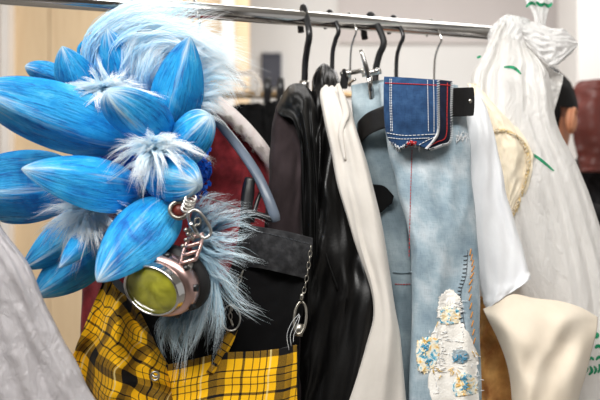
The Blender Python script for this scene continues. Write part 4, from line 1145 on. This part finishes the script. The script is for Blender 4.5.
t = thing('clear_hanger', 'clear plastic hanger on the background rail right of the fur', 'clothes hanger', P(235, 90, Y2-.06))
tube(MB(), [P(214, 58, Y2-.08), P(226, 68, Y2-.08), P(240, 74, Y2-.08), P(252, 74, Y2-.08), P(260, 84, Y2-.08), P(257, 96, Y2-.08)], .0085, 12, 40).build('arm', M['clear'], t)
tube(MB(), [P(216, 76, Y2-.08), P(226, 76, Y2-.09), P(238, 80, Y2-.08), P(246, 88, Y2-.08)], .007, 12, 30).build('trouser_notch', M['clear'], t)
tube(MB(), [P(214, 59, Y2-.08), P(211, 70, Y2-.05), P(208, 88, Y2-.015), P(207, 92, Y2), P(209, 97, Y2+.012)], .002, 8, 30).build('hook', M['steel'], t)
back_garment('brown_leather_jacket', 'reddish brown leather jacket hanging beyond the person at right', 'jacket', M['brown_leather'],
             [(578, 80, Y2-.03), (573, 94, Y2-.03), (572, 130, Y2-.04), (578, 160, Y2-.04), (580, 172, Y2-.04)], [(626, 80, Y2), (650, 94, Y2), (660, 130, Y2+.05), (664, 160, Y2+.05), (664, 172, Y2+.05)], folds(2, .02, 91), .06)
back_garment('grey_trousers', 'charcoal trousers hanging below the brown leather jacket', 'trousers', M['charcoal'],
             [(582, 150, Y2+.10), (572, 168, Y2+.10), (566, 200, Y2+.10), (560, 420, Y2+.10)], [(610, 150, Y2+.10), (634, 168, Y2+.10), (640, 200, Y2+.10), (644, 420, Y2+.10)], folds(3, .02, 93), .04)

# ------------------------------------------------------------------ person behind the bag
YP = 2.05
pc = P(541, 120, YP)
pr = thing('person', 'dark haired person in a black top standing behind the carrier bag', 'person', Vector((pc.x, pc.y, 0)))
def skinned(name, joints, edges, mat, parent, lv=2, extra=None):
    me = bpy.data.meshes.new(name); off = parent_loc(parent)
    me.from_pydata([tuple(Vector(j[0])-off) for j in joints], edges, []); me.materials.append(mat)
    o = bpy.data.objects.new(name, me); COL.objects.link(o); o.parent = parent
    md = o.modifiers.new('skin', 'SKIN'); md.use_smooth_shade = True
    for i, j in enumerate(joints):
        sv = me.skin_vertices[0].data[i]; rr = j[1]; sv.radius = rr if isinstance(rr, tuple) else (rr, rr); sv.use_root = (i == 0)
    s = o.modifiers.new('sub', 'SUBSURF'); s.levels = lv; s.render_levels = lv
    return o
X, Y, Z = pc.x, pc.y, pc.z          # head centre
J = [((X, Y, .95), (.15, .11)), ((X, Y, 1.12), (.13, .10)), ((X, Y, 1.30), (.155, .11)), ((X, Y, Z-.25), (.12, .085)), ((X, Y-.005, Z-.17), .055), ((X, Y, Z-.10), .055),
     ((X, Y+.012, Z-.04), (.068, .082)), ((X, Y, Z+.035), (.075, .092)), ((X, Y-.004, Z+.085), (.055, .068))]
Ed = [(i, i+1) for i in range(8)]
def limb(start, pts):
    prev = start
    for p, r in pts:
        J.append((p, r)); Ed.append((prev, len(J)-1)); prev = len(J)-1
    return prev
for s in (-1, 1):
    h = limb(3, [((X+s*.16, Y, Z-.28), .058), ((X+s*.20, Y+.01, Z-.42), .046), ((X+s*.215, Y+.02, Z-.56), .040), ((X+s*.21, Y+.09, Z-.70), .033), ((X+s*.20, Y+.14, Z-.80), .024), ((X+s*.20, Y+.165, Z-.85), (.034, .018))])
    for k, (dx, ln) in enumerate(((-.026, .070), (-.009, .08), (.009, .075), (.026, .06))):
        limb(h, [((X+s*.20+dx, Y+.18, Z-.885), .0095), ((X+s*.20+dx*1.15, Y+.18+ln*.3, Z-.885-ln*.5), .0085), ((X+s*.20+dx*1.1, Y+.18+ln*.2, Z-.885-ln), .0075)])
    limb(h, [((X+s*.165, Y+.17, Z-.85), .011), ((X+s*.150, Y+.185, Z-.885), .009)])
    limb(0, [((X+s*.095, Y, .86), .088), ((X+s*.10, Y, .66), .075), ((X+s*.10, Y-.01, .48), .055), ((X+s*.10, Y, .30), .055), ((X+s*.10, Y, .09), .038), ((X+s*.105, Y+.10, .035), (.04, .03)), ((X+s*.11, Y+.17, .028), (.036, .024))])
body = skinned('body', J, Ed, M['skin'], pr)
# ears, nose, eyes and mouth sit on the same head
for s in (-1, 1):
    hd = MB(); c_ = Vector((X+s*.086, Y-.012, Z-.012))
    ellipsoid(hd, c_, (.012, .021, .034), 18, 12, lambda d: 1-.18*max(0, d.z*-1))
    tube(hd, [c_+Vector((s*.008, -.014, -.018)), c_+Vector((s*.013, -.018, .006)), c_+Vector((s*.012, -.008, .030)), c_+Vector((s*.008, .010, .022))], .0045, 8, 16)
    hd.build('ear', M['skin'], pr)
fc = MB(); tube(fc, [(X, Y+.092, Z+.01), (X, Y+.108, Z-.02), (X, Y+.098, Z-.032)], [.006, .012, .009], 8, 10)
tube(fc, [(X-.02, Y+.088, Z-.058), (X, Y+.095, Z-.056), (X+.02, Y+.088, Z-.058)], .005, 8, 10); fc.build('face', M['skin'], pr)
hr = MB()
def hairf(d): return 1+.03*noise.noise(d*6)
vs0 = len(hr.v); ellipsoid(hr, (X, Y-.010, Z+.022), (.087, .106, .112), 48, 30, hairf)
keep = []
for f in hr.f:
    c_ = sum((hr.v[i] for i in f), Vector())/4-Vector((X, Y, Z))
    if c_.y > .05 and c_.z < .055: continue
    if abs(c_.x) > .045 and c_.z < .018 and c_.y > -.045: continue
    if c_.z < -.065: continue
    keep.append(f)
hr.f = keep
hr.build('hair', M['hair'], pr)
tp = MB()
J2 = [((X, Y, .90), (.165, .125)), ((X, Y, 1.12), (.15, .12)), ((X, Y, 1.30), (.175, .13)), ((X, Y, Z-.26), (.135, .10)), ((X, Y-.004, Z-.185), (.07, .07))]
E2 = [(0, 1), (1, 2), (2, 3), (3, 4)]
for s in (-1, 1):
    b0_ = len(J2); J2 += [((X+s*.165, Y, Z-.275), .07), ((X+s*.205, Y+.01, Z-.42), .058), ((X+s*.22, Y+.02, Z-.56), .052), ((X+s*.212, Y+.085, Z-.69), .045)]
    E2 += [(3, b0_), (b0_, b0_+1), (b0_+1, b0_+2), (b0_+2, b0_+3)]
skinned('top', J2, E2, M['black_cloth'], pr)
J3 = [((X, Y, .98), (.16, .125)), ((X, Y, .90), (.165, .12))]; E3 = [(0, 1)]
for s in (-1, 1):
    b0_ = len(J3); J3 += [((X+s*.095, Y, .82), .10), ((X+s*.10, Y, .50), .075), ((X+s*.10, Y, .12), .065)]; E3 += [(1, b0_), (b0_, b0_+1), (b0_+1, b0_+2)]
skinned('trousers', J3, E3, M['charcoal'], pr)
pr.rotation_euler = (0, 0, math.radians(-46))
